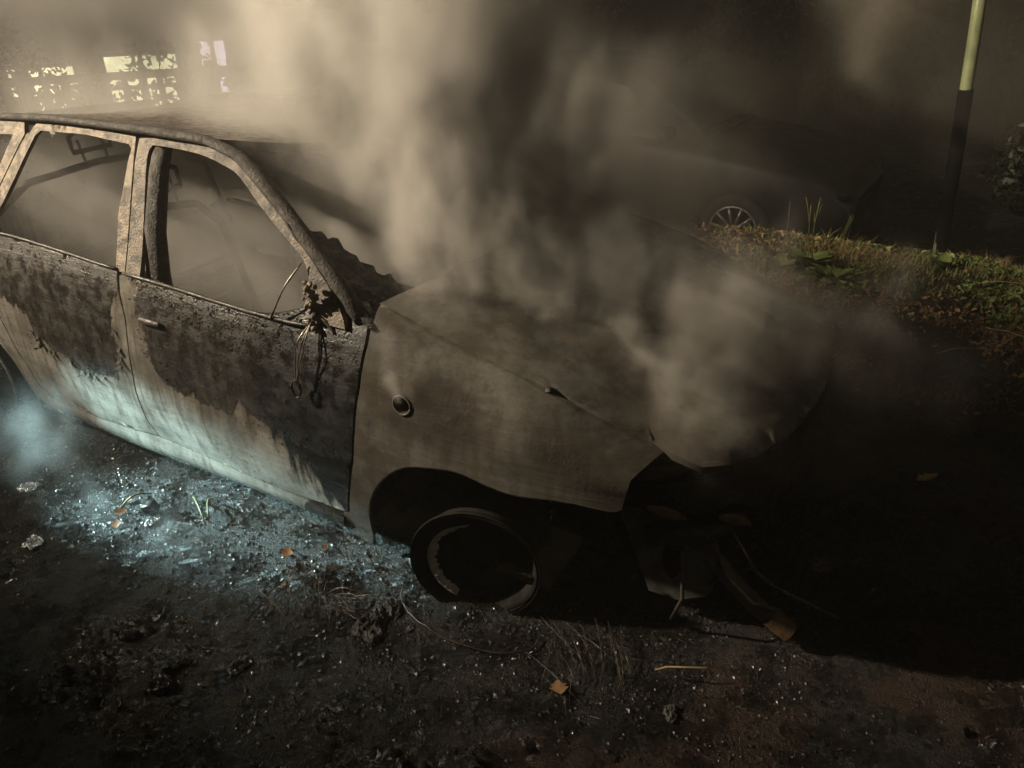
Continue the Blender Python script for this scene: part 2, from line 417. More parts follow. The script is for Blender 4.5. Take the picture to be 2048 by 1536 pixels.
def panel(name, outline, fn, mat, parent, step=.02, holes=(), inward=(0, .018, 0), soot=(), char=()):
    rings = [densify(outline, step)]+[densify(h, step) for h in holes]
    pts = []; edges = []
    for r_ in rings:
        n0 = len(pts); pts += r_; edges += [(n0+i, n0+(i+1) % len(r_)) for i in range(len(r_))]
    A = np.array(outline); lo, hi = A.min(0), A.max(0)
    gxx, gyy = np.meshgrid(np.arange(lo[0], hi[0], step), np.arange(lo[1], hi[1], step*.87), indexing='ij')
    gxx = gxx+(np.arange(gxx.shape[1]) % 2)*step*.5
    P = np.stack([gxx.ravel(), gyy.ravel()], -1); P = P[inpoly(P, outline)]
    if len(P): P = P[segdist(P, rings[0]) > step*.45]
    for h in rings[1:]:
        P = P[~inpoly(P, h)]; P = P[segdist(P, h) > step*.45]
    co = [Vector(q) for q in pts]+[Vector(q) for q in P]
    vc, ve, vf, ov, oe, of = delaunay_2d_cdt(co, edges, [], 0, 1e-6)
    V2 = np.array([(q.x, q.y) for q in vc])
    F = np.array([f for f in vf if len(f) == 3]); cen = V2[F].mean(1)
    keep = inpoly(cen, outline)
    for h in holes: keep &= ~inpoly(cen, h)
    F = F[keep]
    V3 = [fn(a, b) for a, b in V2]
    # hemmed edge: return the boundary inwards
    cnt = {}
    for f in F:
        for i in range(3):
            a, b = int(f[i]), int(f[(i+1) % 3]); cnt.setdefault((min(a, b), max(a, b)), []).append((a, b))
    mp = {}; faces = [tuple(f) for f in F]
    for k, l in cnt.items():
        if len(l) == 1:
            a, b = l[0]
            for i in (a, b):
                if i not in mp: mp[i] = len(V3); V3 += [V3[i], tuple(V3[i][c]+inward[c] for c in range(3))]
            faces.append((mp[b], mp[a], mp[a]+1, mp[b]+1))
    P2 = np.concatenate([V2, np.repeat(V2[list(mp.keys())], 2, axis=0)]) if mp else V2
    at = {'soot': sdf(P2, soot), 'char': sdf(P2, char)}
    return obj(name, V3, faces, mat, parent, True, at)

car = empty('burnt_car', (0, 0, 0))
tag(car, 'burnt-out silver hatchback with charred doors, bare wheels and smoke pouring out', 'car')
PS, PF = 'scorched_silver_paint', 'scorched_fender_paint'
soot_r = [[(-2.5, .655), (-2.173, .645), (-2.073, .644), (-2.016, .592), (-2.02, .537), (-1.953, .519), (-1.923, .482), (-1.874, .483), (-1.803, .467), (-1.736, .444), (-1.666, .431), (-1.598, .449), (-1.515, .453), (-1.473, .548), (-1.477, .628), (-1.457, .71), (-1.43, .80), (-1.40, .87), (-1.40, 1.4), (-2.6, 1.4)]]
soot_f = [[(-1.36, .98), (-1.335, .86), (-1.332, .788), (-1.313, .703), (-1.316, .606), (-1.283, .544), (-1.204, .504), (-1.071, .48), (-.974, .473), (-.866, .523), (-.78, .50), (-.70, .46), (-.55, .43), (-.33, .47), (-.2, .5), (-.2, 1.1)]]
char_f = [[(-.751, .80), (-.787, .569), (-.747, .445), (-.65, .31), (-.56, .20), (-.40, .16), (-.33, .497), (-.30, .735), (-.40, .9), (-.60, .9)], [(-1.325, .77), (-1.19, .79), (-1.18, .735), (-1.30, .71)]]
fd_rear = [(-1.420, .872), (-1.388, .72), (-1.404, .57), (-1.422, .43), (-1.426, .30), (-1.405, .222)]
G = .007
fdoor = [(-1.415, .872)]+fd_rear[1:]+[(-1.2, .208), (-.96, .192), (-.72, .186), (-.478, .196), (-.40, .452), (-.373, .608), (-.352, .68), (-.343, .772), (-.352, .844), (-.40, .885), (-.50, .868), (-.62, .862), (-.83, .863), (-1.07, .870), (-1.28, .877)]
rdoor = [(-1.428-G*.3, .884)]+[(a-G, b) for a, b in fd_rear[1:]]+[(-1.6, .205), (-1.85, .198), (-2.08, .197), (-2.13, .25), (-2.165, .38), (-2.185, .5), (-2.218, .607), (-2.27, .72), (-2.30, .90), (-2.14, .908), (-1.775, .900)]
fender_o = [(-.345, .893), (-.336, .844), (-.332, .772), (-.342, .68), (-.364, .608), (-.391, .452), (-.466, .208), (-.505, .178), (-.522, .09), (-.435, .03)]+smooth([(-.395, .12), (-.378, .232), (-.342, .336), (-.282, .424), (-.218, .484), (-.142, .522), (-.03, .544), (.038, .541), (.098, .530), (.15, .525), (.2, .527), (.286, .54), (.35, .544), (.446, .54), (.478, .552)])+[(.487, .62), (.49, .70), (.512, .79), (.526, .852), (.535, .888), (.3, .888), (0, .888), (-.2, .888)]
def ell(cx, cy_, a, b, n=20): return [(cx+a*math.cos(2*math.pi*i/n), cy_+b*math.sin(2*math.pi*i/n)) for i in range(n)]
rep_hole = ell(-.192, .678, .027, .017)
fsoot = [ell(.31, .70, .085, .05), ell(.40, .63, .06, .04), [(-.1, .60), (.02, .66), (.06, .74), (.0, .76), (-.08, .70), (-.14, .64)], ell(-.28, .80, .03, .02)]
# front edges of the quarter panel and the rear wheel arch
arch_r = [(-2.62+.385*math.cos(a), .20+.385*math.sin(a)) for a in [R(k) for k in range(-18, 199, 9)]]
quarter = [(-2.09, .19), (-2.10, .10)]+[arch_r[0]]+arch_r[1:]+[(-3.08, .12), (-3.30, .22), (-3.42, .40), (-3.44, .70), (-3.38, .90), (-2.31, .908), (-2.278, .72), (-2.226, .607), (-2.193, .5), (-2.173, .38), (-2.138, .25)]
def build_side(sg):
    far = sg > 0; mp = mirrored if far else (lambda f: f); st = .045 if far else .016; inw = (0, -.018*sg, 0)
    fd = panel('front_door', fdoor, mp(door), PS, car, st, (), inw, soot_f, char_f)
    rd = panel('rear_door', rdoor, mp(door), PS, car, st, (), inw, soot_r)
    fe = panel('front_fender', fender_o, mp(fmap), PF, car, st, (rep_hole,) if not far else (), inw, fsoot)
    qp = panel('quarter_panel', quarter, mp(door), PS, car, st*1.5, (), inw, [[(-3.6, .60), (-2.3, .64), (-2.1, .64), (-2.1, 1.2), (-3.6, 1.2)]])
    # window frames of the doors
    fo = [(-1.385, .88), (-1.390, .957), (-1.413, 1.225), (-1.407, 1.302), (-1.29, 1.315), (-1.10, 1.308), (-.98, 1.286), (-.90, 1.252), (-.80, 1.195), (-.70, 1.130), (-.60, 1.062), (-.50, .99), (-.43, .92), (-.41, .885)]
    fo = fo[:4]+smooth(fo[4:])
    fi = [(-.535, .885), (-.545, .94), (-.590, 1.02), (-.627, 1.055), (-.72, 1.108), (-.817, 1.168), (-.919, 1.235), (-.977, 1.256), (-1.108, 1.282), (-1.288, 1.289), (-1.335, 1.288), (-1.352, 1.26), (-1.350, 1.18), (-1.318, .968), (-1.313, .88)]
    fi = smooth(fi[:10])+smooth(fi[10:])
    sup = [[(-1.9, .2), (0, .2), (0, 1.5), (-1.9, 1.5)]]
    panel('window_frame', fo+fi, mp(gho), 'sooty_frame_steel', fd, st, (), inw)
    ro = [(-2.28, .905), (-2.20, 1.02), (-2.10, 1.175), (-2.04, 1.262), (-1.985, 1.302), (-1.70, 1.312), (-1.425, 1.305), (-1.421, 1.225), (-1.396, .957), (-1.391, .885)]
    ri = [(-1.437, .885), (-1.447, .95), (-1.463, 1.045), (-1.450, 1.224), (-1.440, 1.268), (-1.458, 1.280), (-1.70, 1.290), (-1.955, 1.281), (-1.985, 1.262), (-2.04, 1.175), (-2.13, 1.03), (-2.215, .905)]
    panel('window_frame', ro+ri, mp(gho), 'pillar_steel', rd, st, (), inw)
    # quarter window surround behind the rear door
    qo = [(-3.36, .90), (-3.28, .94), (-3.0, 1.06), (-2.75, 1.165), (-2.5, 1.255), (-2.3, 1.288), (-2.06, 1.302), (-2.05, 1.262), (-2.112, 1.17), (-2.212, 1.015), (-2.29, .90)]
    qh = [(-3.05, .96), (-2.75, 1.10), (-2.5, 1.20), (-2.3, 1.245), (-2.12, 1.255), (-2.20, 1.12), (-2.30, .96)]
    panel('quarter_window_surround', qo, mp(gho), 'pillar_steel', car, st*1.5, (qh,), inw)
    # belt moulding, gutter-like strips along the window sill
    for pr, pts, nm in ((fd, [(-1.39, .884), (-1.2, .88), (-1.0, .874), (-.8, .868), (-.62, .868), (-.52, .874)], 'belt_strip'), (rd, [(-1.43, .892), (-1.62, .899), (-1.85, .908), (-2.05, .912), (-2.26, .912)], 'belt_strip')):
        mb = MB(); mb.tube([(lambda q: (q[0], q[1]*(1 if not far else -1)-.004*(1 if not far else -1), q[2]))(gho(*q)) for q in open_path(pts, .05)], .0065, 6); mb.build(nm, 'charred_steel', pr)
    # roof rail running down into the windscreen pillar
    path = [(-3.30, -.67, .93), (-3.0, -.64, 1.06), (-2.75, -.62, 1.17), (-2.5, -.60, 1.265), (-2.3, -.594, 1.305), (-1.9, -.594, 1.328), (-1.35, -.594, 1.332), (-1.08, -.592, 1.325), (-.93, -.605, 1.292), (-.82, -.632, 1.235), (-.70, -.664, 1.158), (-.60, -.694, 1.092), (-.50, -.722, 1.02), (-.42, -.742, .955), (-.38, -.745, .90)]
    path = [tuple(np.array(path[i])*(1-t)+np.array(path[i+1])*t) for i in range(len(path)-1) for t in (0, .34, .67)]+[path[-1]]
    if far: path = [(a, -b, slump(c)) for a, b, c in path]
    mb = MB(); mb.tube(path, [(.020+.008*float(sstep(20, 30, i)))*(1+.10*float(vnoise(i*.7, 0, 0, 8))) for i in range(len(path))], 12, .72)
    mb.build('windscreen_pillar', 'pillar_char', car)
    # pillar between the doors, inside the skin
    s_ = 1 if far else -1
    mb = MB(); mb.tube([(-1.325, s_*.565, 1.30-.09*far), (-1.318, s_*.62, 1.20-.07*far), (-1.30, s_*.70, 1.02-.03*far), (-1.29, s_*.735, .88), (-1.30, s_*.76, .55), (-1.32, s_*.755, .16)], [.034, .036, .04, .045, .06, .07], 8, .75); mb.build('door_pillar', 'pillar_char', car)
    # sill under the doors
    def sill(x, v): q = side(x, v); return (x, (q-.010*math.sin((v-.09)/.10*math.pi))*(1 if not far else -1)+buckle(x, v, .004), v+.006*math.sin(x*5))
    panel('sill', [(-2.09, .187), (-2.07, .098), (-1.6, .094), (-1.1, .098), (-.52, .105), (-.50, .172), (-.72, .177), (-.96, .182), (-1.2, .198), (-1.42, .212), (-1.6, .195), (-1.85, .188)], sill, PS, car, st, (), (0, -.06*sg, -.01), [[(-.75, .0), (-.3, .0), (-.3, .3), (-.62, .3)]])
    # wheel houses
    for cx, nm in ((0, 'wheel_house'), (-2.62, 'wheel_house')):
        v = []; f = []; n = 18
        for k in range(n+1):
            a = R(-8)+R(196)*k/n
            for yy in (-.50, -.70, -.808 if cx else -.80): v.append((cx-.03*(cx == 0)+.40*math.cos(a), yy*(1 if not far else -1), .17+.40*math.sin(a)*(.95)))
        for k in range(n):
            for j in (0, 1): f.append((k*3+j, k*3+j+1, k*3+4+j, k*3+3+j))
        n0 = len(v); v.append((cx, -.50*(1 if not far else -1), .17))
        for k in range(n): f.append((k*3, k*3+3, n0))
        if cx == 0:   # the front liner burnt away ahead of the wheel
            f = [q for q in f if sum(v[i][0] for i in q)/len(q) < .26]
        obj(nm, v, f, 'black_char', car)
    return fd, rd, fe
near = build_side(-1); farp = build_side(1)
fd, rd, fe = near
# indicator hole in the near fender: raised lip
q = [fmap(a, b) for a, b in ell(-.192, .678, .030, .019, 24)]
MB().tube([(a, b-.003, c) for a, b, c in q]+[(q[0][0], q[0][1]-.003, q[0][2])], .0035, 6).build('indicator_rim', 'grey_plate', fe)
MB().lathe([(.0, .045), (.02, .045), (.026, 0)], 20, 'y', (-.192, fmap(-.192, .678)[1]+.01, fmap(-.192, .678)[2])).build('indicator_socket', 'black_char', fe)
# rolled lip on the near front wheel arch
lip = [(-.378, .232), (-.342, .336), (-.282, .424), (-.218, .484), (-.142, .522), (-.03, .544), (.038, .541), (.098, .530), (.15, .525), (.2, .527), (.286, .54), (.35, .544)]
MB().tube([(lambda q: (q[0], q[1]+.006, q[2]-.002))(fmap(*q)) for q in smooth(lip)], .006, 6).build('arch_lip', 'charred_steel', fe)
# bonnet
def zhood(x, y):
    z0 = cr(x, [-.372, -.148, .206, .468, .6, .75, .87], [.943, .884, .801, .712, .672, .632, .590])
    s = min(1, abs(y)/.70)
    return z0+.058*(1-s**2.4)+.010*math.exp(-((abs(y)-.36)/.05)**2)*float(sstep(.8, .3, x))
nose = [(.50, -.640), (.56, -.645), (.64, -.635), (.70, -.59), (.75, -.51), (.80, -.36), (.835, -.16)]
rear_edge = [(-.25, 0), (-.26, -.25), (-.30, -.5), (-.352, -.693)]
hood_o = rear_edge+[(x, ysh(x)+.008) for x in (-.25, -.1, .05, .2, .3, .4, .47)]+nose+[(.845, 0)]+[(a, -b) for a, b in nose[::-1]]+[(x, -ysh(x)-.008) for x in (.47, .4, .3, .2, .05, -.1, -.25)]+[(a, -b) for a, b in rear_edge[::-1][:-1]]
lipd = np.array(nose+[(.845, 0)]+[(a, -b) for a, b in nose[::-1]])
def hood_map(x, y):
    d = float(segdist(np.array([[x, y]]), lipd, False)[0]) if x > .35 else 1
    return (x, y, zhood(x, y)-.020*max(0, 1-d/.05)**2+buckle(x, y, .014))
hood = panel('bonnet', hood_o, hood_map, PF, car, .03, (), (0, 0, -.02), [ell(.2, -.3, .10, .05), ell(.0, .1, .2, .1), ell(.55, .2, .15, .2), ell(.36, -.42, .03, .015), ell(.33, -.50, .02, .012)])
# blob of molten seal half way along the bonnet shut line, and the shut line's dark rubber
q = (.215, ysh(.215)+.002, zsh(.215)+.003)
MB().lathe([(.0, .010), (.010, .007), (.014, 0), (.010, -.004), (0, -.006)], 12, 'z', q).build('bump_stop', 'black_char', hood)
# roof skin
def roof_map(x, y):
    s = abs(y)/.60
    z = cr(x, [-2.62, -2.4, -2.1, -1.6, -1.1, -.98], [1.255, 1.295, 1.325, 1.338, 1.332, 1.315])
    return (x, y, .87+(z-.87)*(1-.205*(y+.59)/1.18)-.035*(1-s*s)+.014*float(fbm(x*3, y*3, 1.7, 3, 12)))
panel('roof', [(-.98, -.30), (-.96, 0), (-.98, .30), (-1.06, .575), (-2.0, .583), (-2.5, .565), (-2.62, 0), (-2.5, -.565), (-2.0, -.583), (-1.06, -.575)], roof_map, 'charred_steel', car, .04, (), (0, 0, -.03))
# tailgate frame and rear bumper beam
def tail_map(y, v):
    x = cr(v, [.15, .40, .88, .95, 1.27], [-3.40, -3.50, -3.50, -3.36, -2.60]); return (x+.10*(y/.7)**2, y, v)
panel('tailgate', [(-.64, .30), (.64, .30), (.66, .88), (.54, 1.17), (-.52, 1.25), (-.66, .88)], tail_map, PS, car, .06, ([(-.55, .95), (.55, .95), (.45, 1.11), (-.45, 1.18)],), (.02, 0, 0), [[(-1, .6), (1, .6), (1, 1.5), (-1, 1.5)]])
panel('rear_bumper_beam', [(-.70, .14), (.70, .14), (.70, .28), (-.70, .28)], tail_map, 'charred_steel', car, .06, (), (.05, 0, 0))
# floor, bulkhead, dashboard beam, steering wheel
mb = MB(); mb.box((-1.55, 0, .135), (3.6, 1.50, .03)); mb.box((-1.6, 0, .22), (2.3, .22, .16), None, .03); mb.build('floor_pan', 'soot_inside', car)
mb = MB(); mb.box((-.36, 0, .52), (.03, 1.36, .74)); mb.box((-.30, 0, .875), (.14, 1.34, .03)); mb.build('bulkhead', 'soot_inside', car)
mb = MB(); mb.tube([(-.62, -.70, .74), (-.64, -.3, .80), (-.66, 0, .82), (-.64, .3, .80), (-.62, .70, .74)], .028, 8); mb.box((-.55, .0, .70), (.16, .40, .20), None, .02)
mb.box((-.52, -.42, .76), (.18, .36, .14), None, .03); mb.box((-.52, .40, .78), (.20, .40, .15), None, .03); mb.build('dashboard_frame', 'black_char', car)
sw = [(0+.185*math.cos(R(k*15))*.42, .36+.185*math.sin(R(k*15)), .185*math.cos(R(k*15))*.9) for k in range(25)]
mb = MB(); mb.tube([(-.82+a, b, .84+c) for a, b, c in sw], .011, 7, cap=False); mb.tube([(-.82, .36, .84), (-.66, .36, .72), (-.5, .36, .6)], .02, 7)
for k in (0, 8, 16): mb.tube([(-.82, .36, .84), (-.82+sw[k][0], sw[k][1], .84+sw[k][2])], .009, 5)
mb.build('steering_wheel', 'black_char', car)
def seat(x, y, w):
    s = empty('seat', (x, y, .15)); s.parent = car
    mb = MB(); a = w/2
    mb.tube([(-.06, -a, .24), (-.14, -a, .45), (-.20, -a*.95, .70), (-.24, -a*.6, .80), (-.25, 0, .82), (-.24, a*.6, .80), (-.20, a*.95, .70), (-.14, a, .45), (-.06, a, .24)], .017, 7)
    for hy in (-.06, .06): mb.tube([(-.24, hy, .80), (-.27, hy, .93)], .007, 5)
    mb.tube([(-.27, -.10, .95), (-.28, 0, 1.0), (-.27, .10, .95), (-.26, .10, .88), (-.26, -.10, .88), (-.27, -.10, .95)], .012, 6)
    mb.build('backrest_frame', 'charred_steel', s)
    mb = MB(); mb.tube([(-.05, -a, .22), (.42, -a, .24), (.46, -a*.7, .25), (.46, a*.7, .25), (.42, a, .24), (-.05, a, .22), (-.05, -a, .22)], .016, 7)
    for yy in (-a*.8, a*.8): mb.box((.2, yy, .08), (.5, .03, .05))
    mb.box((.2, 0, .15), (.36, w*.8, .10), None, .03); mb.build('cushion_frame', 'charred_steel', s)
    return s
for y in (-.37, .37): seat(-1.42, y, .46)
rs = seat(-2.36, 0, 1.22)
# belts of trim hanging from the far roof rail, seen through the rear door
mb = MB(); mb.box((-2.25, .60, 1.03), (.07, .02, .40), Matrix.Rotation(R(-42), 3, 'Y')); mb.build('inner_trim_rail', 'pillar_steel', car)

# wheels: tyres burnt off, rims standing in the ash
def wheel(cx, cy_, cz, steer, out):
    w = empty('wheel', (cx, cy_, cz), steer); w.parent = car
    s = out
    prof = [(.198, -.01), (.206, -.006), (.207, .006), (.203, .010), (.193, .006), (.188, .02), (.176, .035), (.172, .06), (.176, .13), (.190, .165), (.206, .178), (.209, .186), (.200, .19)]
    MB().lathe([(r, h*s) for r, h in prof], 64).build('rim', 'dark_rim', w)
    # thin bead flange: front darkened as if shaded, rear paled as if lit
    MB().lathe([(.2055, -.008*s), (.2095, -.012*s), (.2110, -.004*s), (.2085, .004*s), (.2055, -.008*s)], 96).build('rim_flange', 'dark_rim' if cx > -1 else 'alloy_lit_tone', w)
    # inner trim ring, jagged on top: only its lit left arc, paled
    v = []; f = []; n = 70; k0 = R(96); k1 = R(245)
    for i in range(n+1):
        a = k0+(k1-k0)*i/n; jag = .009*float(vnoise(i*.55, 1, 0, 4))-(.012 if 8 < i < 12 else 0)
        t = math.sin(math.pi*min(1, i/n))**.6
        for r, h in ((.156, .0), (.154-.010*t+jag*t, -.002), (.146-.012*t+jag*t, .022)):
            v.append((r*math.cos(a), h*s, r*math.sin(a)))
    for i in range(n):
        for j in (0, 1): f.append((i*3+j, i*3+j+1, i*3+4+j, i*3+3+j))
    obj('trim_ring', v, f, 'alloy_lit_tone', w)
    mb = MB(); mb.lathe([(.174, .07*s), (.13, .055*s), (.10, .075*s), (.075, .05*s), (.03, .045*s), (.0, .045*s)], 48)
    for k in range(5):
        a = 2*math.pi*k/5; mb.lathe([(0, .035*s), (.010, .037*s), (.011, .06*s)], 8, 'y', (.055*math.cos(a), 0, .055*math.sin(a)))
    mb.build('wheel_disc', 'dark_rim', w)
    MB().lathe([(.0, .10*s), (.125, .10*s), (.128, .105*s), (.128, .12*s), (.0, .12*s)], 40).build('brake_disc', 'rust', w)
    return w
wheel(.025, -.815, .180, R(16), 1)
wheel(.0, .815, .188, R(16), -1)
wheel(-2.62, -.80, .188, 0, 1)
wheel(-2.62, .80, .188, 0, -1)
mb = MB(); mb.tube([(0, -.70, .19), (0, .70, .19)], .022, 8); mb.box((.0, -.55, .20), (.30, .30, .05), Matrix.Rotation(R(10), 3, 'X'), .015); mb.box((.0, .55, .20), (.30, .30, .05), Matrix.Rotation(R(-10), 3, 'X'), .015)
mb.tube([(.02, -.60, .22), (.0, -.56, .45), (-.02, -.54, .72)], .04, 10); mb.tube([(.02, .60, .22), (.0, .56, .45), (-.02, .54, .72)], .04, 10); mb.build('front_axle', 'black_char', car)
mb = MB(); mb.tube([(-2.62, -.70, .19), (-2.62, .70, .19)], .035, 8); mb.build('rear_axle', 'black_char', car)
# engine bay and bare front end
mb = MB(); mb.box((.20, .05, .42), (.46, .62, .36), Matrix.Rotation(R(6), 3, 'Z'), .05); mb.box((.18, -.1, .64), (.30, .40, .08), None, .03)
mb.tube([(.1, .35, .6), (.3, .42, .55), (.45, .3, .4)], .03, 8); mb.build('engine', 'black_char', car)
mb = MB(); mb.box((.60, 0, .38), (.05, .86, .42), None, .01); mb.build('radiator', 'black_char', car)
rad = mb
mb = MB(); mb.tube([(.50, -.62, .35), (.66, -.52, .35), (.76, -.25, .36), (.79, 0, .36), (.76, .25, .36), (.66, .52, .35), (.50, .62, .35)], .035, 8, .9); mb.build('crash_beam', 'black_char', car)
mb = MB(); mb.tube([(.47, -.66, .585), (.56, -.60, .60), (.64, -.45, .60), (.70, 0, .60), (.64, .45, .60), (.56, .60, .60), (.47, .66, .585)], .022, 7); mb.build('slam_panel', 'charred_steel', car)
def plate(name, pts, hole, fn, mat): return panel(name, pts, fn, mat, car, .025, (hole,) if hole else (), (.006, .012, 0))
def brk(sy):
    return lambda a, b: (a, sy*(-.56+.10*(a-.5)+.010*math.sin(9*a+7*b)), b)
plate('headlamp_bracket', [(.39, .38), (.50, .40), (.60, .37), (.67, .36), (.70, .27), (.685, .12), (.60, .08), (.51, .09), (.47, .2)], ell(.565, .235, .036, .085), brk(1), 'grey_plate')
plate('headlamp_bracket', [(.39, .38), (.50, .40), (.60, .37), (.67, .36), (.70, .27), (.685, .12), (.60, .08), (.51, .09), (.47, .2)], ell(.565, .235, .036, .085), brk(-1), 'grey_plate')
for pts in ([(.50, -.64, .47), (.57, -.61, .45), (.60, -.58, .43)], [(.68, -.52, .42), (.73, -.48, .40), (.76, -.45, .375)]):
    v = []; f = []
    for i, q in enumerate(open_path(pts, .012)):
        wd = .022*math.sin(math.pi*min(1, (i+1)/(len(open_path(pts, .012))+1))); v += [(q[0], q[1]-.004, q[2]-wd), (q[0]+.006, q[1]-.014, q[2]), (q[0], q[1], q[2]+wd*.7)]
    for i in range(len(v)//3-1):
        for j in (0, 1): f.append((i*3+j, i*3+j+1, i*3+4+j, i*3+3+j))
    obj('curled_sheet', v, f, 'rust', car)
pp = [(.62, -.50, .27), (.70, -.515, .24), (.76, -.52, .19), (.83, -.515, .13), (.90, -.505, .085)]
hp = MB().tube(pp, .028, 12).build('intercooler_pipe', 'grey_plate', car)
MB().tube([(.865, -.51, .108), (.905, -.504, .080), (.93, -.50, .064)], [.032, .033, .033], 14, cap=False).build('pipe_collar', 'rust', hp)
for k, pts in enumerate(([(.66, -.5, .33), (.74, -.56, .24), (.82, -.58, .20), (.90, -.53, .16)], [(.70, -.45, .34), (.80, -.47, .22), (.86, -.42, .14), (.97, -.40, .10), (1.05, -.35, .04)], [(.6, -.58, .3), (.63, -.62, .16), (.60, -.60, .04)])):
    MB().tube(pts, .006, 6).build('burnt_hose', 'wire_steel' if k < 2 else 'charred_steel', car)
def bump_map(a, b):   # a across the nose (y), b downwards
    x = cr(abs(a), [0, .3, .52, .66], [.83, .80, .71, .55]); n_ = float(fbm(a*5, b*5, 0, 3, 19))
    return (x+.03*n_+.05*(.5-b), a+.02*n_, .10+b*.95+.02*n_)
rg = [(-.66, .50), (-.5, .53), (-.2, .50), (.1, .53), (.4, .51), (.66, .48), (.64, .38), (.5, .33), (.42, .20), (.30, .26), (.16, .12), (.05, .24), (-.10, .18), (-.20, .30), (-.30, .36), (-.36, .28), (-.44, .34), (-.52, .40), (-.60, .38)]
panel('melted_bumper', rg, bump_map, 'black_char', car, .03, (), (-.008, 0, 0))
# slumped laminated windscreen at the foot of the near pillar: a ragged charred sheet
def ws(a, b):   # a along the pillar foot (0..1), b across
    p0 = np.array((-.36, -.738, .915)); p1 = np.array((-.64, -.690, 1.112)); ac = np.array((.03, .30, -.035))
    q = p0+(p1-p0)*a+ac*b
    return (q[0]+.03*b*(1-a), q[1], q[2]+.022*float(fbm(a*6, b*6, 0, 2, 3)))
rag = [(-.15, -.08), (1.1, -.06), (1.1, .10), (1.0, .18), (.97, .27), (.86, .26), (.82, .36), (.72, .34), (.66, .45), (.58, .42), (.52, .55), (.42, .50), (.36, .62), (.24, .60), (.18, .78), (.04, .84), (.0, 1.3), (-.06, 2.1), (-.18, 2.15), (-.22, 1.0), (-.22, .2)]
panel('slumped_windscreen', rag, ws, 'black_char', car, .05, (), (0, .0, -.012))
# melted trim lump and cables at the mirror mount
mb = MB()
for k in range(60):
    t = rng.random(); c = (-.535+rng.uniform(-.018, .018)+.01*t, -.775-rng.uniform(0, .03), 1.0-.15*t); s_ = rng.uniform(.006, .016)
    mb.box(c, (s_, s_, s_*1.4), Matrix.Rotation(rng.uniform(0, 3), 3, 'X') @ Matrix.Rotation(rng.uniform(0, 3), 3, 'Z'), s_*.3)
mb.build('melted_mirror_mount', 'pillar_steel', fd)
for pts, r_ in (([(-.60, -.735, 1.04), (-.635, -.79, .97), (-.66, -.805, .92), (-.69, -.812, .868)], .0028), ([(-.53, -.80, .89), (-.545, -.845, .82), (-.555, -.86, .76), (-.56, -.868, .70)], .0022), ([(-.53, -.80, .89), (-.53, -.85, .82), (-.548, -.862, .76), (-.562, -.868, .70)], .0022), ([(-.535, -.80, .885), (-.56, -.85, .82), (-.562, -.863, .76), (-.565, -.868, .70)], .0018), ([(-.59, -.80, .868), (-.555, -.805, .895), (-.50, -.79, .90), (-.45, -.79, .86)], .004)):
    path = [tuple(cr(t, [0, 1/3, 2/3, 1], [q[c] for q in pts][:4]) for c in range(3)) for t in [i/14 for i in range(15)]]
    MB().tube(path, [r_*(1+.5*float(vnoise(i*1.3, 3, 0, 2))) for i in range(15)], 5).build('hanging_cable', 'wire_steel', fd)
mb = MB()
for k in range(9):
    a = k*.7; mb.tube([(-.565+.018*math.cos(a+t), -.872-.004*math.sin(3*t+k), .685+.020*math.sin(a+t)*(1+.1*k)) for t in (0, .5, 1, 1.5, 2)], .0024, 5)
mb.build('cable_knot', 'black_char', fd)
# door handle stub
mb = MB(); hx = door(-1.25, .745); mb.box((hx[0], hx[1]-.010, hx[2]), (.11, .016, .022), None, .006); mb.build('handle_stub', 'charred_steel', fd)
# blisters and water beads on the charred skins
def beads(name, parent, fn, region, n, smin, smax, mat):
    mb = MB()
    P = np.array([[rng.uniform(min(a for a, b in region), max(a for a, b in region)), rng.uniform(min(b for a, b in region), max(b for a, b in region))] for _ in range(n*3)])
    P = P[inpoly(P, region)][:n]
    for a, b in P:
        q = fn(a, b); s_ = rng.uniform(smin, smax)*(2.0 if rng.random() < .06 else 1)
        v = [(q[0]+s_*c0, q[1]-s_*.6*c1, q[2]+s_*c2) for c0, c1, c2 in ((1, 0, 0), (.3, 0, .95), (-.8, 0, .6), (-.8, 0, -.6), (.3, 0, -.95), (0, 1, .1))]
        mb.add(v, [(0, 1, 5), (1, 2, 5), (2, 3, 5), (3, 4, 5), (4, 0, 5)])
    return tag(mb.build(name, mat, parent, True), kind='stuff')
beads('char_blisters', fd, door, [(-1.39, .87), (-1.33, .6), (-1.2, .5), (-.95, .47), (-.75, .4), (-.6, .3), (-.45, .5), (-.4, .85), (-.6, .86)], 700, .0012, .0042, 'wet_char')
beads('belt_blisters', fd, door, [(-1.39, .875), (-1.2, .80), (-1.0, .76), (-.8, .72), (-.55, .75), (-.45, .86), (-.8, .862)], 700, .0015, .0048, 'wet_char')
beads('char_blisters', rd, door, [(-2.25, .88), (-2.1, .65), (-1.95, .52), (-1.7, .44), (-1.5, .46), (-1.44, .87), (-1.8, .895)], 500, .0012, .004, 'wet_char')
beads('water_beads', fd, door, [(-1.38, .5), (-1.3, .25), (-.55, .22), (-.6, .4), (-1.0, .46)], 160, .0008, .0022, 'molten_metal')
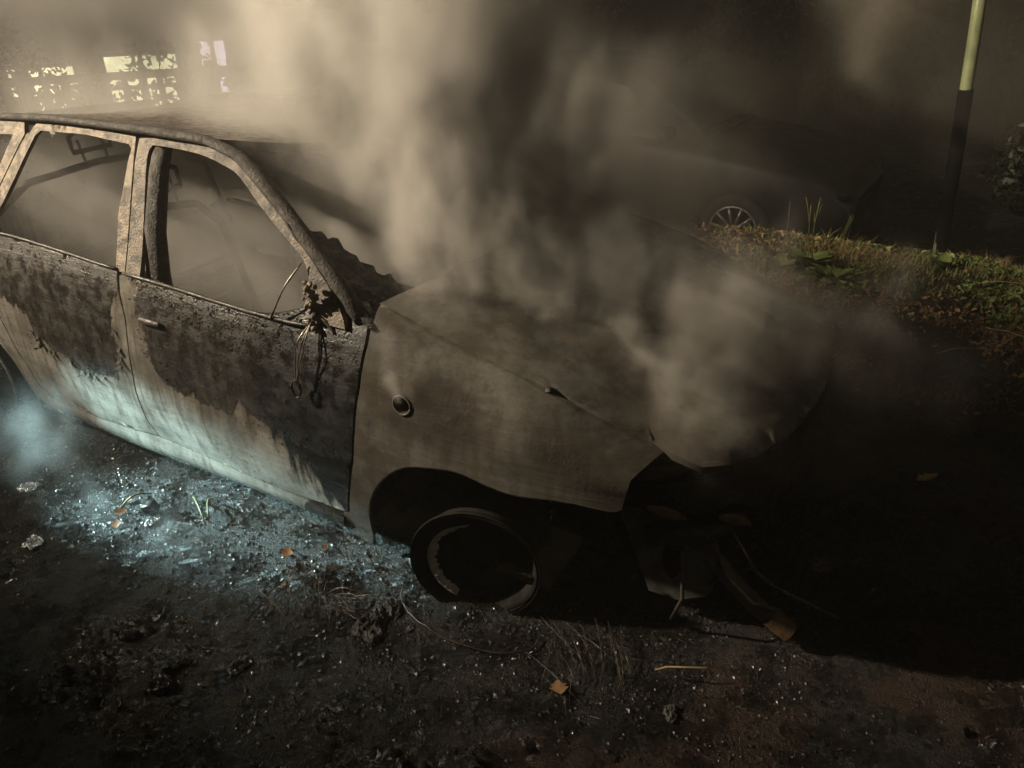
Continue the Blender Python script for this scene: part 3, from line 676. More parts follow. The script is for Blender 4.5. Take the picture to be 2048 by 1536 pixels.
# curled paint flakes along the edge of the burnt area on the rear door
for (a, b) in [(-2.02, .545), (-1.99, .53), (-1.965, .505), (-1.929, .482), (-1.90, .485), (-1.80, .467), (-1.73, .443), (-1.70, .437), (-1.663, .436), (-1.61, .447), (-1.463, .60), (-1.468, .565), (-1.478, .53), (-1.46, .67)]:
    q = door(a, b); n = 5; v = []; f = []; L_ = rng.uniform(.018, .040); Wd = rng.uniform(.012, .026); an = rng.uniform(-.6, .6)
    for i in range(n+1):
        t = i/n; ang = t*rng.uniform(1.6, 2.6); dz = -L_*math.sin(ang)/1.6; dy = -L_*(1-math.cos(ang))/1.8
        ww = Wd*(1-.5*t*t)*rng.uniform(.8, 1.2)
        for sx in (-1, 1):
            px, pz = sx*ww/2, dz; v.append((q[0]+px*math.cos(an)-pz*math.sin(an), q[1]-.003+dy, q[2]+px*math.sin(an)+pz*math.cos(an)))
    for i in range(n): f.append((i*2, i*2+1, i*2+3, i*2+2))
    obj('paint_flake', v, f, 'pillar_char', rd)

# ------------------------------------------------------------------ the lamps of the fire crew, outside the picture
def lamp_light(name, parent, pos, target, watts, colour, spot, blend, radius):
    d = bpy.data.lights.new(name, 'SPOT'); d.energy = watts; d.color = colour; d.spot_size = R(spot); d.spot_blend = blend; d.shadow_soft_size = radius
    o = bpy.data.objects.new(name, d); C.objects.link(o); look(o, pos, target); return o
fl = empty('floodlight', (FLOOD.x, FLOOD.y, float(ground_z(FLOOD.x, FLOOD.y)))); tag(fl, 'floodlight on a tripod mast behind the rear of the burnt car', 'floodlight')
zz = FLOOD.z-fl.location.z
MB().tube([(0, 0, .5), (0, 0, zz-.2)], .022, 8).build('mast', 'charred_steel', fl)
for k in range(3):
    a = 2.1*k; MB().tube([(0, 0, .9), (.6*math.cos(a), .6*math.sin(a), 0)], .014, 6).build('leg', 'charred_steel', fl)
dirf = (Vector((-1.0, .6, 1.65))-FLOOD).normalized(); rotf = dirf.to_track_quat('-Z', 'Y').to_matrix()
mb = MB(); mb.box(tuple(Vector((0, 0, zz))-dirf*.10), (.34, .26, .10), rotf, .02); mb.build('lamp_head', 'black_plastic', fl)
mb = MB(); mb.box(tuple(Vector((0, 0, zz))-dirf*.045), (.28, .20, .006), rotf); mb.build('lamp_lens', 'lamp_glow', fl)
lamp_light('floodlight_beam', None, FLOOD, (-1.0, .6, 1.65), FLOOD_W, (1, .85, .63), 50, 1., .09)
to = empty('hand_torch', TORCH); tag(to, 'hand torch pointed at the lower doors of the burnt car', 'torch')
TT = Vector((-1.28, -.90, .12)); dt = (TT-TORCH).normalized()
MB().tube([tuple(-dt*.26), tuple(-dt*.09), tuple(-dt*.06), tuple(-dt*.02)], [.017, .017, .028, .03], 14).build('torch_body', 'black_plastic', to)
MB().tube([tuple(-dt*.019), tuple(-dt*.017)], [.026, .026], 14).build('torch_lens', 'torch_glow', to)
lamp_light('torch_beam', None, TORCH, TT, TORCH_W, (.60, .97, 1), 19.5, 1., .02)

# ------------------------------------------------------------------ things behind the burnt car
# picket fence
F0 = Vector((-5.35, -.15)); F1 = Vector((-3.15, 2.95)); fdir = (F1-F0).normalized(); flen = (F1-F0).length; fa = math.atan2(fdir.y, fdir.x)
fen = empty('picket_fence', (F0.x, F0.y, 0), fa); tag(fen, 'dark wooden rail fence silhouetted against lit windows above the car roof', 'fence')
for z_, h_ in ((1.10, .05), (.70, .045)): MB().box((flen/2, 0, z_), (flen, .045, h_), None, .006).build('rail', 'dark_wood', fen)
pk = MB().box((0, 0, 0), (.045, .022, .62), None, .004); pk0 = None; x_ = .05; k = 0
while x_ < flen:
    if pk0 is None: o = pk0 = pk.build('picket', 'dark_wood', fen)
    else: o = pk0.copy(); C.objects.link(o); o.parent = fen
    o.location = (x_, -.036, .82+rng.uniform(-.012, .006)); o.rotation_euler = (0, rng.uniform(-.02, .02), 0)
    x_ += .125+rng.uniform(-.012, .012)
for k in range(4): MB().box((.06+k*(flen-.12)/3, .06, .52), (.08, .08, 1.28), None, .008).build('post', 'dark_wood', fen)
# house on the lower ground behind the fence
hd = Vector((-.808, .588)).normalized(); hc = CAM.xy+hd*14; HZ = -1.55
hs = empty('house', (hc.x, hc.y, HZ), math.atan2(hd.y, hd.x)-math.pi/2); tag(hs, 'house with glowing windows behind the fence', 'house')   # local x = to the right, y = away
wins = [(-1.75, -.75, .75, 2.0, 'window_glow_yellow'), (-.42, .72, .75, 2.1, 'window_glow_yellow'), (.98, 1.48, .75, 2.25, 'window_glow_lilac')]
mb = MB(); xs_ = [-5.]
for w_ in wins: xs_ += [w_[0], w_[1]]
xs_.append(4.5)
for i in range(0, len(xs_)-1, 2): mb.box(((xs_[i]+xs_[i+1])/2, .15, 1.9), (xs_[i+1]-xs_[i], .3, 3.8))
for a, b, c, d, g in wins: mb.box(((a+b)/2, .15, c/2), (b-a, .3, c)); mb.box(((a+b)/2, .15, (d+3.8)/2), (b-a, .3, 3.8-d))
mb.box((-4.9, 3, 1.9), (.2, 5.6, 3.8)); mb.box((4.4, 3, 1.9), (.2, 5.6, 3.8)); mb.box((-.25, 5.9, 1.9), (9.2, .2, 3.8)); mb.build('wall', 'house_render', hs, False)
for a, b, c, d, g in wins:
    w_ = MB(); 
    for xx in (a+.03, (a+b)/2, b-.03): w_.box((xx, .10, (c+d)/2), (.06, .07, d-c))
    for z_ in (c+.03, d-.03, c+(d-c)*.62): w_.box(((a+b)/2, .105, z_), (b-a, .06, .055))
    wo = w_.build('window', 'dark_wood', hs, False); MB().box(((a+b)/2, .16, (c+d)/2), (b-a-.02, .012, d-c-.02)).build('pane', g, wo, False)
obj('roof', [(-5.4, -.5, 3.7), (4.9, -.5, 3.7), (4.9, 3, 5.9), (-5.4, 3, 5.9), (-5.4, 6.5, 3.7), (4.9, 6.5, 3.7), (-5.4, -.5, 3.85), (4.9, -.5, 3.85), (4.9, 3, 6.05), (-5.4, 3, 6.05), (-5.4, 6.5, 3.85), (4.9, 6.5, 3.85)], [(0, 1, 2, 3), (3, 2, 5, 4), (6, 9, 8, 7), (9, 10, 11, 8), (0, 6, 7, 1), (4, 5, 11, 10), (0, 3, 9, 6), (3, 4, 10, 9), (1, 7, 8, 2), (2, 8, 11, 5)], 'roof_tile', hs, False)

def leaf_cloud(n, cen, rad, size, seed, shell=.5, droop=0.):
    """many small leaf quads spread through lumpy ellipsoids"""
    g = np.random.default_rng(seed); V = []; 
    cen = np.asarray(cen, float).reshape(-1, 3); rad = np.asarray(rad, float).reshape(-1, 3)
    k = g.integers(0, len(cen), n); d = g.normal(size=(n, 3)); d /= np.linalg.norm(d, axis=1)[:, None]
    r_ = shell+(1-shell)*g.random(n)**.6; r_ *= 1+.25*fbm(d[:, 0]*3+k*5, d[:, 1]*3, d[:, 2]*3, 2, seed)
    P = cen[k]+d*rad[k]*r_[:, None]
    a = g.normal(size=(n, 3)); a /= np.linalg.norm(a, axis=1)[:, None]
    b = np.cross(a, g.normal(size=(n, 3))); b /= np.linalg.norm(b, axis=1)[:, None]
    s_ = size*g.uniform(.6, 1.4, n)[:, None]
    q = np.stack([P-a*s_, P+b*s_*.45, P+a*s_, P-b*s_*.45], 1)
    return q.reshape(-1, 3), np.arange(n*4).reshape(-1, 4)
def shrub(pos, h, w, n, seed, label, group, lobes=5, size=.05, name='shrub', mat='dark_foliage', trunk=.2):
    x, y = pos; z = float(ground_z(x, y, False)); g = random.Random(seed)
    s = empty(name, (x, y, z)); tag(s, label, 'shrub' if name == 'shrub' else 'tree', group)
    cen = [(g.uniform(-w, w)*.55, g.uniform(-w, w)*.45, h*g.uniform(.40, .80)) for _ in range(lobes)]; rad = [(w*g.uniform(.45, .7), w*g.uniform(.4, .6), h*g.uniform(.2, .32)) for _ in range(lobes)]
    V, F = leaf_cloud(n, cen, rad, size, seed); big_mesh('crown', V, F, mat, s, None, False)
    mb = MB()
    for c in cen: mb.tube([(g.uniform(-.05, .05), g.uniform(-.05, .05), 0), (c[0]*.4, c[1]*.4, c[2]*.5), c], [.03*w+.012, .02*w+.008, .006], 6)
    mb.build('trunk', 'bark', s); return s
def along(px_dir, dist): return (CAM.x+px_dir[0]*dist, CAM.y+px_dir[1]*dist)
# bushes between fence and house, breaking up the window light
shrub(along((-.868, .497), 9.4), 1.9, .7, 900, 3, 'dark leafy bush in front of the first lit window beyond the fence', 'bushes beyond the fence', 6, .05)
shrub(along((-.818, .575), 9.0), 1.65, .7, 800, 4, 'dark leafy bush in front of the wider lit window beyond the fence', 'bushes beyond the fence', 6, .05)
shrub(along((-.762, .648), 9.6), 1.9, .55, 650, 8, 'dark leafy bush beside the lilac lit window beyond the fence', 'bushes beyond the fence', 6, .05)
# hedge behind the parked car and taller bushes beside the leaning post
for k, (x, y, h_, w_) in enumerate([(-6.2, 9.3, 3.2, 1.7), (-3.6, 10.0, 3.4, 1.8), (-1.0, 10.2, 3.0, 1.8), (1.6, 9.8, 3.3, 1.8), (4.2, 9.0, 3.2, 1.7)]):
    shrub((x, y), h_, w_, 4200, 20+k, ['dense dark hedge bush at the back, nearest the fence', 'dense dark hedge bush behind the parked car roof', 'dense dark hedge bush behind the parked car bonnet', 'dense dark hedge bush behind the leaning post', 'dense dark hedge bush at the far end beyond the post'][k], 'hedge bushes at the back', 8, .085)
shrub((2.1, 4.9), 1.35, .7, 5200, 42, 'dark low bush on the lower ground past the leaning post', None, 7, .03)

# pale leaning post
pl = empty('leaning_post', (1.13, 4.72, float(ground_z(1.13, 4.72)))); tag(pl, 'pale yellow-green leaning post, its lower part hidden by an added black cover', 'post')
mb = MB(); mb.tube([(.0, 0, 0), (-.06, 0, .8), (-.16, 0, 1.8), (-.25, 0, 2.6)], .045, 12); mb.build('shaft', 'post_paint', pl)
mb = MB(); mb.tube([(-.25, 0, 2.6), (-.253, 0, 2.63)], [.052, .03], 12); mb.build('cap', 'post_paint', pl)
mb = MB(); mb.tube([(.02, 0, -.02), (-.035, 0, .5), (-.06, 0, .8), (-.121, 0, 1.41)], .053, 12); mb.build('dark_cover', 'matt_black', pl)  # black cover added so the lower post is lost in the dark

# parked dark car on the lower street
bc = empty('parked_car', (-.36, 4.84, -.5+.0), R(-4)); tag(bc, 'dark hatchback parked in the gloom behind the smoke', 'car')
def loft(name, secs, mat, parent):
    v = [q for s_ in secs for q in s_]; n = len(secs[0]); f = []
    for i in range(len(secs)-1):
        for k in range(n-1): f.append((i*n+k, i*n+k+1, i*n+n+k+1, i*n+n+k))
    f.append(tuple(range(n))); f.append(tuple((len(secs)-1)*n+k for k in range(n-1, -1, -1)))
    return obj(name, v, f, mat, parent)
def bsec(x, zt, w):
    h = [(w*.90, .20), (w*.985, .34), (w, .55), (w*.985, zt-.10), (w*.93, zt-.025), (w*.80, zt)]
    return [(x, -a, b) for a, b in h]+[(x, a, b) for a, b in h[::-1]]
body = loft('body', [bsec(*q) for q in [(.86, .60, .55), (.82, .66, .68), (.70, .74, .77), (.40, .84, .82), (.0, .90, .835), (-.5, .95, .845), (-1.2, .96, .85), (-2.0, .97, .85), (-2.6, .98, .84), (-3.0, .98, .80), (-3.25, .95, .72), (-3.30, .80, .66)]], 'bg_paint', bc)
def csec(x, zt, w, zb=.93): 
    h = [(w*1.16, zb), (w*1.10, zb+(zt-zb)*.4), (w*1.0, zb+(zt-zb)*.86), (w*.88, zt)]
    return [(x, -a, b) for a, b in h]+[(x, a, b) for a, b in h[::-1]]
loft('cabin', [csec(*q) for q in [(-.42, .955, .68), (-.75, 1.16, .665), (-1.05, 1.37, .65), (-1.3, 1.44, .645), (-1.8, 1.465, .64), (-2.3, 1.45, .63), (-2.75, 1.40, .60), (-3.02, 1.20, .59), (-3.12, .96, .58)]], 'bg_paint', bc)
for nm, pts in (('side_window', [(-.80, .99), (-1.10, 1.33), (-1.62, 1.39), (-1.62, .99)]), ('side_window', [(-1.70, .99), (-1.70, 1.39), (-2.35, 1.375), (-2.50, .99)])):
    for sg in (-1, 1):
        y_ = lambda z: sg*(.775-(z-.93)*.235)
        obj(nm, [(a, y_(b)+sg*.012, b) for a, b in pts]+[(a, y_(b)-sg*.01, b) for a, b in pts], [(0, 1, 2, 3), (4, 7, 6, 5), (0, 4, 5, 1), (1, 5, 6, 2), (2, 6, 7, 3), (3, 7, 4, 0)], 'dark_glass', bc, False)
ws_ = [(-.46, -.60, .995), (-.46, .60, .995), (-1.04, .54, 1.375), (-1.04, -.54, 1.375)]
obj('windscreen', [(a+.012, b, c+.02) for a, b, c in ws_]+[(a-.02, b, c-.02) for a, b, c in ws_], [(0, 1, 2, 3), (4, 7, 6, 5), (0, 4, 5, 1), (1, 5, 6, 2), (2, 6, 7, 3), (3, 7, 4, 0)], 'dark_glass', bc, False)
for sg in (-1, 1):
    MB().box((-.62, sg*.93, 1.02), (.11, .18, .13), None, .035).build('mirror', 'bg_paint', bc)
    MB().box((.70, sg*.60, .64), (.22, .24, .12), Matrix.Rotation(sg*R(-24), 3, 'Z'), .04).build('headlight', 'dark_glass', bc)
    for x in (-1.45, -2.30): MB().box((x, sg*.862, .80), (.16, .02, .025), None, .008).build('door_handle', 'hubcap_silver', bc)
    for x in (0, -2.58):
        w_ = empty('wheel', (x, sg*.76, .30)); w_.parent = bc
        MB().lathe([(.20, -sg*.09), (.27, -sg*.10), (.30, -sg*.075), (.305, 0), (.30, sg*.09), (.2, sg*.10), (.2, -sg*.09)] if 0 else [(.20, sg*.10), (.27, sg*.105), (.30, sg*.08), (.305, 0), (.30, -sg*.09), (.2, -sg*.10)], 36).build('tyre', 'tyre_rubber', w_)
        MB().lathe([(.0, sg*.06), (.2, sg*.05), (.205, sg*.10)], 30).build('wheel_well', 'black_plastic', w_)
        mb = MB(); mb.lathe([(.19, sg*.112), (.205, sg*.116), (.205, sg*.098), (.19, sg*.10), (.19, sg*.112)], 40); mb.lathe([(0, sg*.115), (.035, sg*.112), (.045, sg*.08)], 20)
        for k in range(11):
            a = 2*math.pi*k/11+.14; mb.tube([(.035*math.cos(a), sg*.10, .035*math.sin(a)), (.195*math.cos(a), sg*.106, .195*math.sin(a))], [.011, .014], 5)
        mb.build('hubcap', 'hubcap_silver', w_)
MB().box((.83, 0, .50), (.05, .50, .12), None, .01).build('number_plate', 'hubcap_silver', bc)

# ------------------------------------------------------------------ verge: grass, leaf litter, weeds
def scatter(n, x0, x1, y0, y1, dens, seed):
    g = np.random.default_rng(seed); P = np.stack([g.uniform(x0, x1, n*4), g.uniform(y0, y1, n*4)], -1)
    return P[g.random(n*4) < dens(P[:, 0], P[:, 1])][:n], g
def blades(name, P, g, h, w, mat, lean=.5):
    n = len(P); z = ground_z(P[:, 0], P[:, 1], False)-.01; hh = h*g.uniform(.4, 1.3, n); a = g.uniform(0, 6.28, n); l = hh*lean*g.uniform(.2, 1.4, n); c = a+g.normal(0, .6, n)+1.57
    B = np.stack([P[:, 0], P[:, 1], z], -1); D = np.stack([np.cos(a), np.sin(a), a*0], -1); W = np.stack([np.cos(c), np.sin(c), a*0], -1)*(w*g.uniform(.5, 1.3, n))[:, None]
    up = np.array([0, 0, 1.])
    m1 = B+D*(l*.35)[:, None]+up*(hh*.6)[:, None]; t = B+D*l[:, None]+up*(hh*.95)[:, None]
    V = np.stack([B-W, B+W, m1+W*.8, m1-W*.8, t], 1).reshape(-1, 3); i = np.arange(n)[:, None]*5
    F = np.concatenate([i+[0, 1, 2], i+[0, 2, 3], i+[3, 2, 4]])
    return big_mesh(name, V, F, mat, None, None, False)
def green_d(x, y): return sstep(.05, .5, fbm(x*1.7, y*1.7, 0, 3, 51)+.9*sstep(2.2, 3.0, y)-.35)*sstep(.0, .8, x+.15*y)*sstep(4.3, 3.7, y)
P, g = scatter(15000, -.4, 4.5, 1.7, 4.3, green_d, 61)
tag(blades('grass', P, g, .055, .004, 'grass_green', .9), 'short green grass on the verge behind the car', 'grass', None, 'stuff')
P, g = scatter(13000, -.6, 4.2, 1.3, 3.9, lambda x, y: sstep(-.05, .35, fbm(x*1.6+4, y*1.6, 0, 3, 71))*sstep(-.6, .3, x)+.8*np.exp(-((x-.25)/.4)**2-((y-2.35)/.25)**2)+.7*np.exp(-((x-1.75)/.35)**2-((y-2.5)/.7)**2), 62)
tag(blades('dry_grass', P, g, .07, .0016, 'straw', 2.0), 'dry straw-coloured grass lying on the verge', 'grass', None, 'stuff')
def litter(name, P, g, size, mat, lift=.0):
    n = len(P); z = ground_z(P[:, 0], P[:, 1], True)+.012+lift
    B = np.stack([P[:, 0], P[:, 1], z], -1); a = g.uniform(0, 6.28, n); s_ = (size*g.uniform(.5, 1.5, n))[:, None]
    t1, t2 = g.normal(0, .45, n), g.normal(0, .45, n); X = np.stack([np.cos(a), np.sin(a), t1], -1)*s_; Y = np.stack([-np.sin(a), np.cos(a), t2], -1)*s_*.55
    cu = np.array([0, 0, 1.])*s_*g.uniform(.1, .6, n)[:, None]
    V = np.stack([B-X, B-X*.3+Y+cu, B+X*.5+Y*.8+cu, B+X*1.1+cu*.5, B+X*.5-Y*.8+cu, B-X*.3-Y+cu, B+X*.1], 1).reshape(-1, 3); i = np.arange(n)[:, None]*7
    F = np.concatenate([i+[0, 1, 6], i+[1, 2, 6], i+[2, 3, 6], i+[3, 4, 6], i+[4, 5, 6], i+[5, 0, 6]])
    return big_mesh(name, V, F, mat, None, None, False)
P, g = scatter(7000, -1.0, 4.0, 1.2, 3.9, lambda x, y: .10+sstep(.0, .35, fbm(x*1.3+9, y*1.3, 0, 3, 81)), 63)
tag(litter('fallen_leaves', P, g, .0125, 'leaf_litter'), 'brown fallen leaves strewn over the verge', 'leaves', None, 'stuff')
P, g = scatter(4500, .3, 4.0, 2.2, 3.9, lambda x, y: sstep(.1, .4, fbm(x*1.9+2, y*1.9, 0, 3, 91)+.2), 64)
tag(litter('ground_cover', P, g, .015, 'weed_green', .02), 'small-leaved green ground cover on the verge', 'plants', None, 'stuff')
# broad-leaved weeds with tall flower spikes
def plantain(x, y, n, L_, spikes, seed, label):
    g = random.Random(seed); z = float(ground_z(x, y, False)); s = empty('broadleaf_weed', (x, y, z)); tag(s, label, 'weed', 'broad-leaved weeds on the verge')
    proto = None
    for k in range(n):
        a = 6.283*k/n+g.uniform(-.3, .3); ln = L_*g.uniform(.6, 1.1); el = g.uniform(.55, 1.35); v = []; f = []
        for i in range(7):
            t = i/6; r_ = ln*t; w_ = .30*ln*math.sin(math.pi*min(1, .12+t*.9))**.8*(1 if t > .25 else .35+t*2)
            rr_ = r_*math.cos(el*(1-.5*t)); zz_ = r_*math.sin(el)*(1-.35*t)
            for j, o_ in enumerate((-1, 0, 1)): v.append((rr_*math.cos(a)-o_*w_*math.sin(a), rr_*math.sin(a)+o_*w_*math.cos(a), zz_+(.012 if o_ else 0)))
        for i in range(6):
            for j in (0, 1): f.append((i*3+j, i*3+j+1, i*3+4+j, i*3+3+j))
        obj('leaf', v, f, 'weed_green', s)
    for k in range(spikes):
        a = g.uniform(0, 6.28); h_ = g.uniform(.32, .50); l = g.uniform(.02, .10); q = [(l*t*t*math.cos(a)+.02*math.cos(a*3), l*t*t*math.sin(a), h_*t) for t in (0, .3, .6, .8, .9, 1)]
        MB().tube(q, [.0016, .0015, .0015, .0032, .0034, .0015], 5).build('flower_spike', 'green_stem', s)
plantain(.36, 2.82, 17, .18, 5, 1, 'broad-leaved weed with tall flower spikes on the verge behind the bonnet')
plantain(.54, 2.62, 12, .15, 2, 2, 'smaller broad-leaved weed beside the tall spiked one')
plantain(.22, 2.66, 10, .14, 1, 3, 'low broad-leaved weed nearest the smoke on the verge')
plantain(1.15, 3.15, 9, .13, 0, 4, 'small broad-leaved weed among the grass beyond the spiked weeds')
# twigs lying on the verge
for k, (x, y, a, l, lb) in enumerate([(1.35, 1.9, .7, .42, 'thin pale twig lying on the dark slope below the grass'), (1.62, 2.15, -.3, .5, 'longer dry stalk on the slope at the picture edge'), (1.55, 2.9, .4, .45, 'dry stalk lying in the grass at the top of the verge')]):
    zt = float(ground_z(x, y))+.03
    tag(MB().tube([(x+l*(t-.5)*math.cos(a), y+l*(t-.5)*math.sin(a), zt+.02*math.sin(5*t)) for t in (0, .25, .5, .75, 1)], [.004, .0035, .003, .003, .002], 5).build('twig', 'straw'), lb, 'twig', 'dry twigs on the verge')

# ------------------------------------------------------------------ debris on the wet ground
def chunks(name, P, g, smin, smax, mat, label, flat=.6):
    n = len(P); s_ = np.exp(g.uniform(math.log(smin), math.log(smax), n)); z = ground_z(P[:, 0], P[:, 1])+s_*.2
    base = np.array([(1, 0, 0), (-1, 0, 0), (0, 1, 0), (0, -1, 0), (0, 0, 1), (0, 0, -1)], float)
    V = base[None]*g.uniform(.5, 1.3, (n, 6, 1))+g.normal(0, .18, (n, 6, 3)); V[:, :, 2] *= flat
    a = g.uniform(0, 6.28, n); ca, sa = np.cos(a), np.sin(a); X = V[:, :, 0]*ca[:, None]-V[:, :, 1]*sa[:, None]; Y = V[:, :, 0]*sa[:, None]+V[:, :, 1]*ca[:, None]
    V = np.stack([X, Y, V[:, :, 2]], -1)*s_[:, None, None]+np.stack([P[:, 0], P[:, 1], z], -1)[:, None]
    T = np.array([(0, 2, 4), (2, 1, 4), (1, 3, 4), (3, 0, 4), (2, 0, 5), (1, 2, 5), (3, 1, 5), (0, 3, 5)])
    F = (np.arange(n)[:, None, None]*6+T[None]).reshape(-1, 3)
    return tag(big_mesh(name, V.reshape(-1, 3), F, mat, None, None, False), label, 'debris', None, 'stuff')
P, g = scatter(21000, -2.7, 1.9, -2.0, .9, lambda x, y: .12+.9*sstep(.0, .45, fbm(x*2.4, y*2.4, 0, 4, 101))+.5*np.exp(-((y+1.0)/.22)**2)*sstep(.2, -.4, x), 65)
chunks('ash_debris', P, g, .0015, .0075, 'wet_char', 'wet black ash and charred crumbs strewn over the ground')
P, g = scatter(1500, -2.4, 1.6, -1.9, .6, lambda x, y: .25+.7*np.exp(-((y+1.0)/.25)**2), 66)
chunks('charred_flakes', P, g, .005, .012, 'wet_char', 'larger charred flakes lying beside the car', .35)
P, g = scatter(260, -2.3, -.5, -1.5, -.86, lambda x, y: .03+.9*np.exp(-((y+.98)/.10)**2)*sstep(.0, .3, fbm(x*3, y*3, 0, 2, 5)), 67)
chunks('glass_crumbs', P, g, .002, .006, 'molten_metal', 'tiny bright crumbs of broken glass on the wet ground beside the doors')
P, g = scatter(2600, -2.6, 1.7, -1.95, .6, lambda x, y: .15+.85*sstep(.05, .4, fbm(x*2.0+7, y*2.0, 0, 3, 111)), 68)
fb = blades('charred_fibres', P, g, .018, .0009, 'wire_char', 3.2); fb.location.z = .014
tag(fb, 'short charred fibres and stalks scattered over the wet ash', 'debris', None, 'stuff')
# cord wires left over from the burnt tyres
def cords(x, y, rz, n, ln, spread, seed, label):
    g = random.Random(seed); z = float(ground_z(x, y)); s = empty('tyre_wire_bundle', (x, y, z), rz); tag(s, label, 'wires', 'steel cords of the burnt tyres')
    for k in range(n):
        o_ = g.uniform(-spread, spread); l = ln*g.uniform(.4, 1.1); b = g.uniform(-.06, .06); a = g.gauss(0, .28); x0 = g.uniform(-.08, .08); hz = g.uniform(.01, .05)
        MB().tube([(x0+l*(t-.5)*math.cos(a)-b*t*t*math.sin(a), o_+l*(t-.5)*math.sin(a)+b*t*t, .012+hz*math.sin(math.pi*t)) for t in (0, .2, .4, .6, .8, 1)], .0009, 3).build('cord', 'wire_steel', s)
cords(-.47, -1.05, R(-68), 46, .22, .12, 11, 'fan of thin burnt tyre wires on the ground behind the front wheel')
cords(.43, -.84, R(-62), 30, .24, .12, 12, 'sparse burnt tyre wires on the ground in front of the front wheel')
cords(-.30, -1.02, R(15), 16, .22, .05, 13, 'short tyre wires curling beside the front wheel rim')
mb = MB(); mb.tube([(.02+.235*math.cos(R(k))*1.05, -.86+.12*math.sin(R(k))-.0, float(ground_z(.02+.235*math.cos(R(k))*1.05, -.86+.12*math.sin(R(k))))+.012) for k in range(170, 372, 8)], .0026, 5)
tag(mb.build('tyre_bead_wire', 'wire_char'), 'curved bead wire of the burnt tyre lying under the front rim', 'wire')
# fallen leaves and scraps one can pick out
def leaf_thing(x, y, s_, rz, mat, label):
    v = []; f = []; n = 9; z = float(ground_z(x, y))+.016
    for i in range(n):
        t = i/(n-1); w_ = s_*.42*math.sin(math.pi*t**.8)*(1+.25*math.sin(t*22)); cu = .25*s_*(t-.4)**2
        for o_ in (-1, 0, 1): v.append((s_*(t-.5), o_*w_, cu+abs(o_)*.22*w_))
    for i in range(n-1):
        for j in (0, 1): f.append((i*3+j, i*3+j+1, i*3+4+j, i*3+3+j))
    o = obj('fallen_leaf', v, f, mat); o.location = (x, y, z); o.rotation_euler = (rng.uniform(-.4, .4), rng.uniform(-.4, .4), rz); return tag(o, label, 'leaf', 'single fallen leaves by the car')
leaf_thing(-.68, -.93, .045, .4, 'leaf_orange', 'orange fallen leaf on the ash below the front of the door')
leaf_thing(-.585, -.845, .032, 1.9, 'leaf_orange', 'small orange leaf close under the fender tip')
leaf_thing(-1.40, -1.06, .05, 1.2, 'leaf_orange', 'tan crumpled leaf in the torch light beside the black box')
leaf_thing(-1.43, -1.00, .04, .2, 'leaf_orange', 'small tan leaf just behind the crumpled one in the torch light')
leaf_thing(-1.34, -1.12, .04, 2.5, 'leaf_orange', 'tan leaf nearest the viewer in the torch light')
leaf_thing(.40, -.98, .055, 2.2, 'leaf_litter', 'brown leaf on the dim ground below the front wheel')
leaf_thing(1.24, .60, .09, .7, 'straw', 'pale curled leaf alone on the dark ground ahead of the car')
bx = empty('black_box', (-1.29, -1.0, float(ground_z(-1.29, -1.0))+.02), .5); bx.rotation_euler = (.25, -.3, .5); tag(bx, 'small black plastic box with a yellow dot lying in the torch light', 'box')
MB().box((0, 0, .015), (.055, .035, .045), None, .005).build('casing', 'black_plastic', bx); MB().box((.004, -.0185, .018), (.007, .003, .008), None, .001).build('marking', 'yellow_dot', bx)
def scrap(x, y, s_, seed, mat, label, cat='scrap'):
    g = random.Random(seed); v = []; f = []; nr, na = 11, 30
    for i in range(nr):
        for k in range(na):
            t = i/(nr-1); an = 6.283*k/na; rr_ = s_*.5*t*(1+.45*float(fbm(math.cos(an)*1.5+seed, math.sin(an)*1.5, 0, 2, seed)))
            x_, y_ = rr_*math.cos(an)*1.4, rr_*math.sin(an)
            v.append((x_, y_, (1-t**2)*s_*.08+s_*.26*(1-.6*t)*float(fbm(x_/s_*8+seed, y_/s_*8, 0, 3, seed+3))))
    for i in range(nr-1):
        for k in range(na): f.append((i*na+k, i*na+(k+1) % na, i*na+na+(k+1) % na, i*na+na+k))
    o = obj('metal_scrap', v, f, mat, None, False); o.location = (x, y, float(ground_z(x, y))+.008); o.rotation_euler[2] = g.uniform(0, 6); return tag(o, label, cat, 'crumpled scraps beside the car')
scrap(-1.86, -1.13, .06, 1, 'molten_metal', 'bright crumpled foil scrap on the ground below the rear wheel')
scrap(-1.53, -1.32, .065, 2, 'molten_metal', 'bright lumpy scrap of melted metal left of the leaves')
scrap(-1.25, -1.04, .05, 3, 'molten_metal', 'melted metal scrap under the black box')
scrap(-.47, -1.36, .05, 4, 'wet_char', 'charred scrap glinting on the dark ground in the foreground')
scrap(-.62, -1.52, .06, 5, 'wet_char', 'charred wrinkled scrap at the lower edge of the wet ground')
scrap(-.22, -1.02, .12, 6, 'black_char', 'black lump of burnt rubber beside the front wheel')
scrap(.70, -.90, .04, 7, 'grey_plate', 'small grey scrap on the brown earth in front of the car')
scrap(.96, -.11, .07, 8, 'grey_plate', 'dull scrap lying in the dark ahead of the pipe')
for (x, y, a, l, lb) in [(-1.13, -.92, -.5, .20, 'yellow-green stalk on the ground under the sill'), (-1.10, -.90, -.75, .14, 'second yellow-green stalk crossing the longer one under the sill'), (-1.38, -1.0, 1.3, .12, 'upright green stalk next to the tan leaves')]:
    zt = float(ground_z(x, y))+.02
    tag(MB().tube([(x+l*(t-.5)*math.cos(a), y+l*(t-.5)*math.sin(a), zt+.03*math.sin(3.1*t)) for t in (0, .25, .5, .75, 1)], [.0045, .004, .0035, .003, .002], 5).build('green_stalk', 'green_stem'), lb, 'stalk', 'green stalks by the sill')
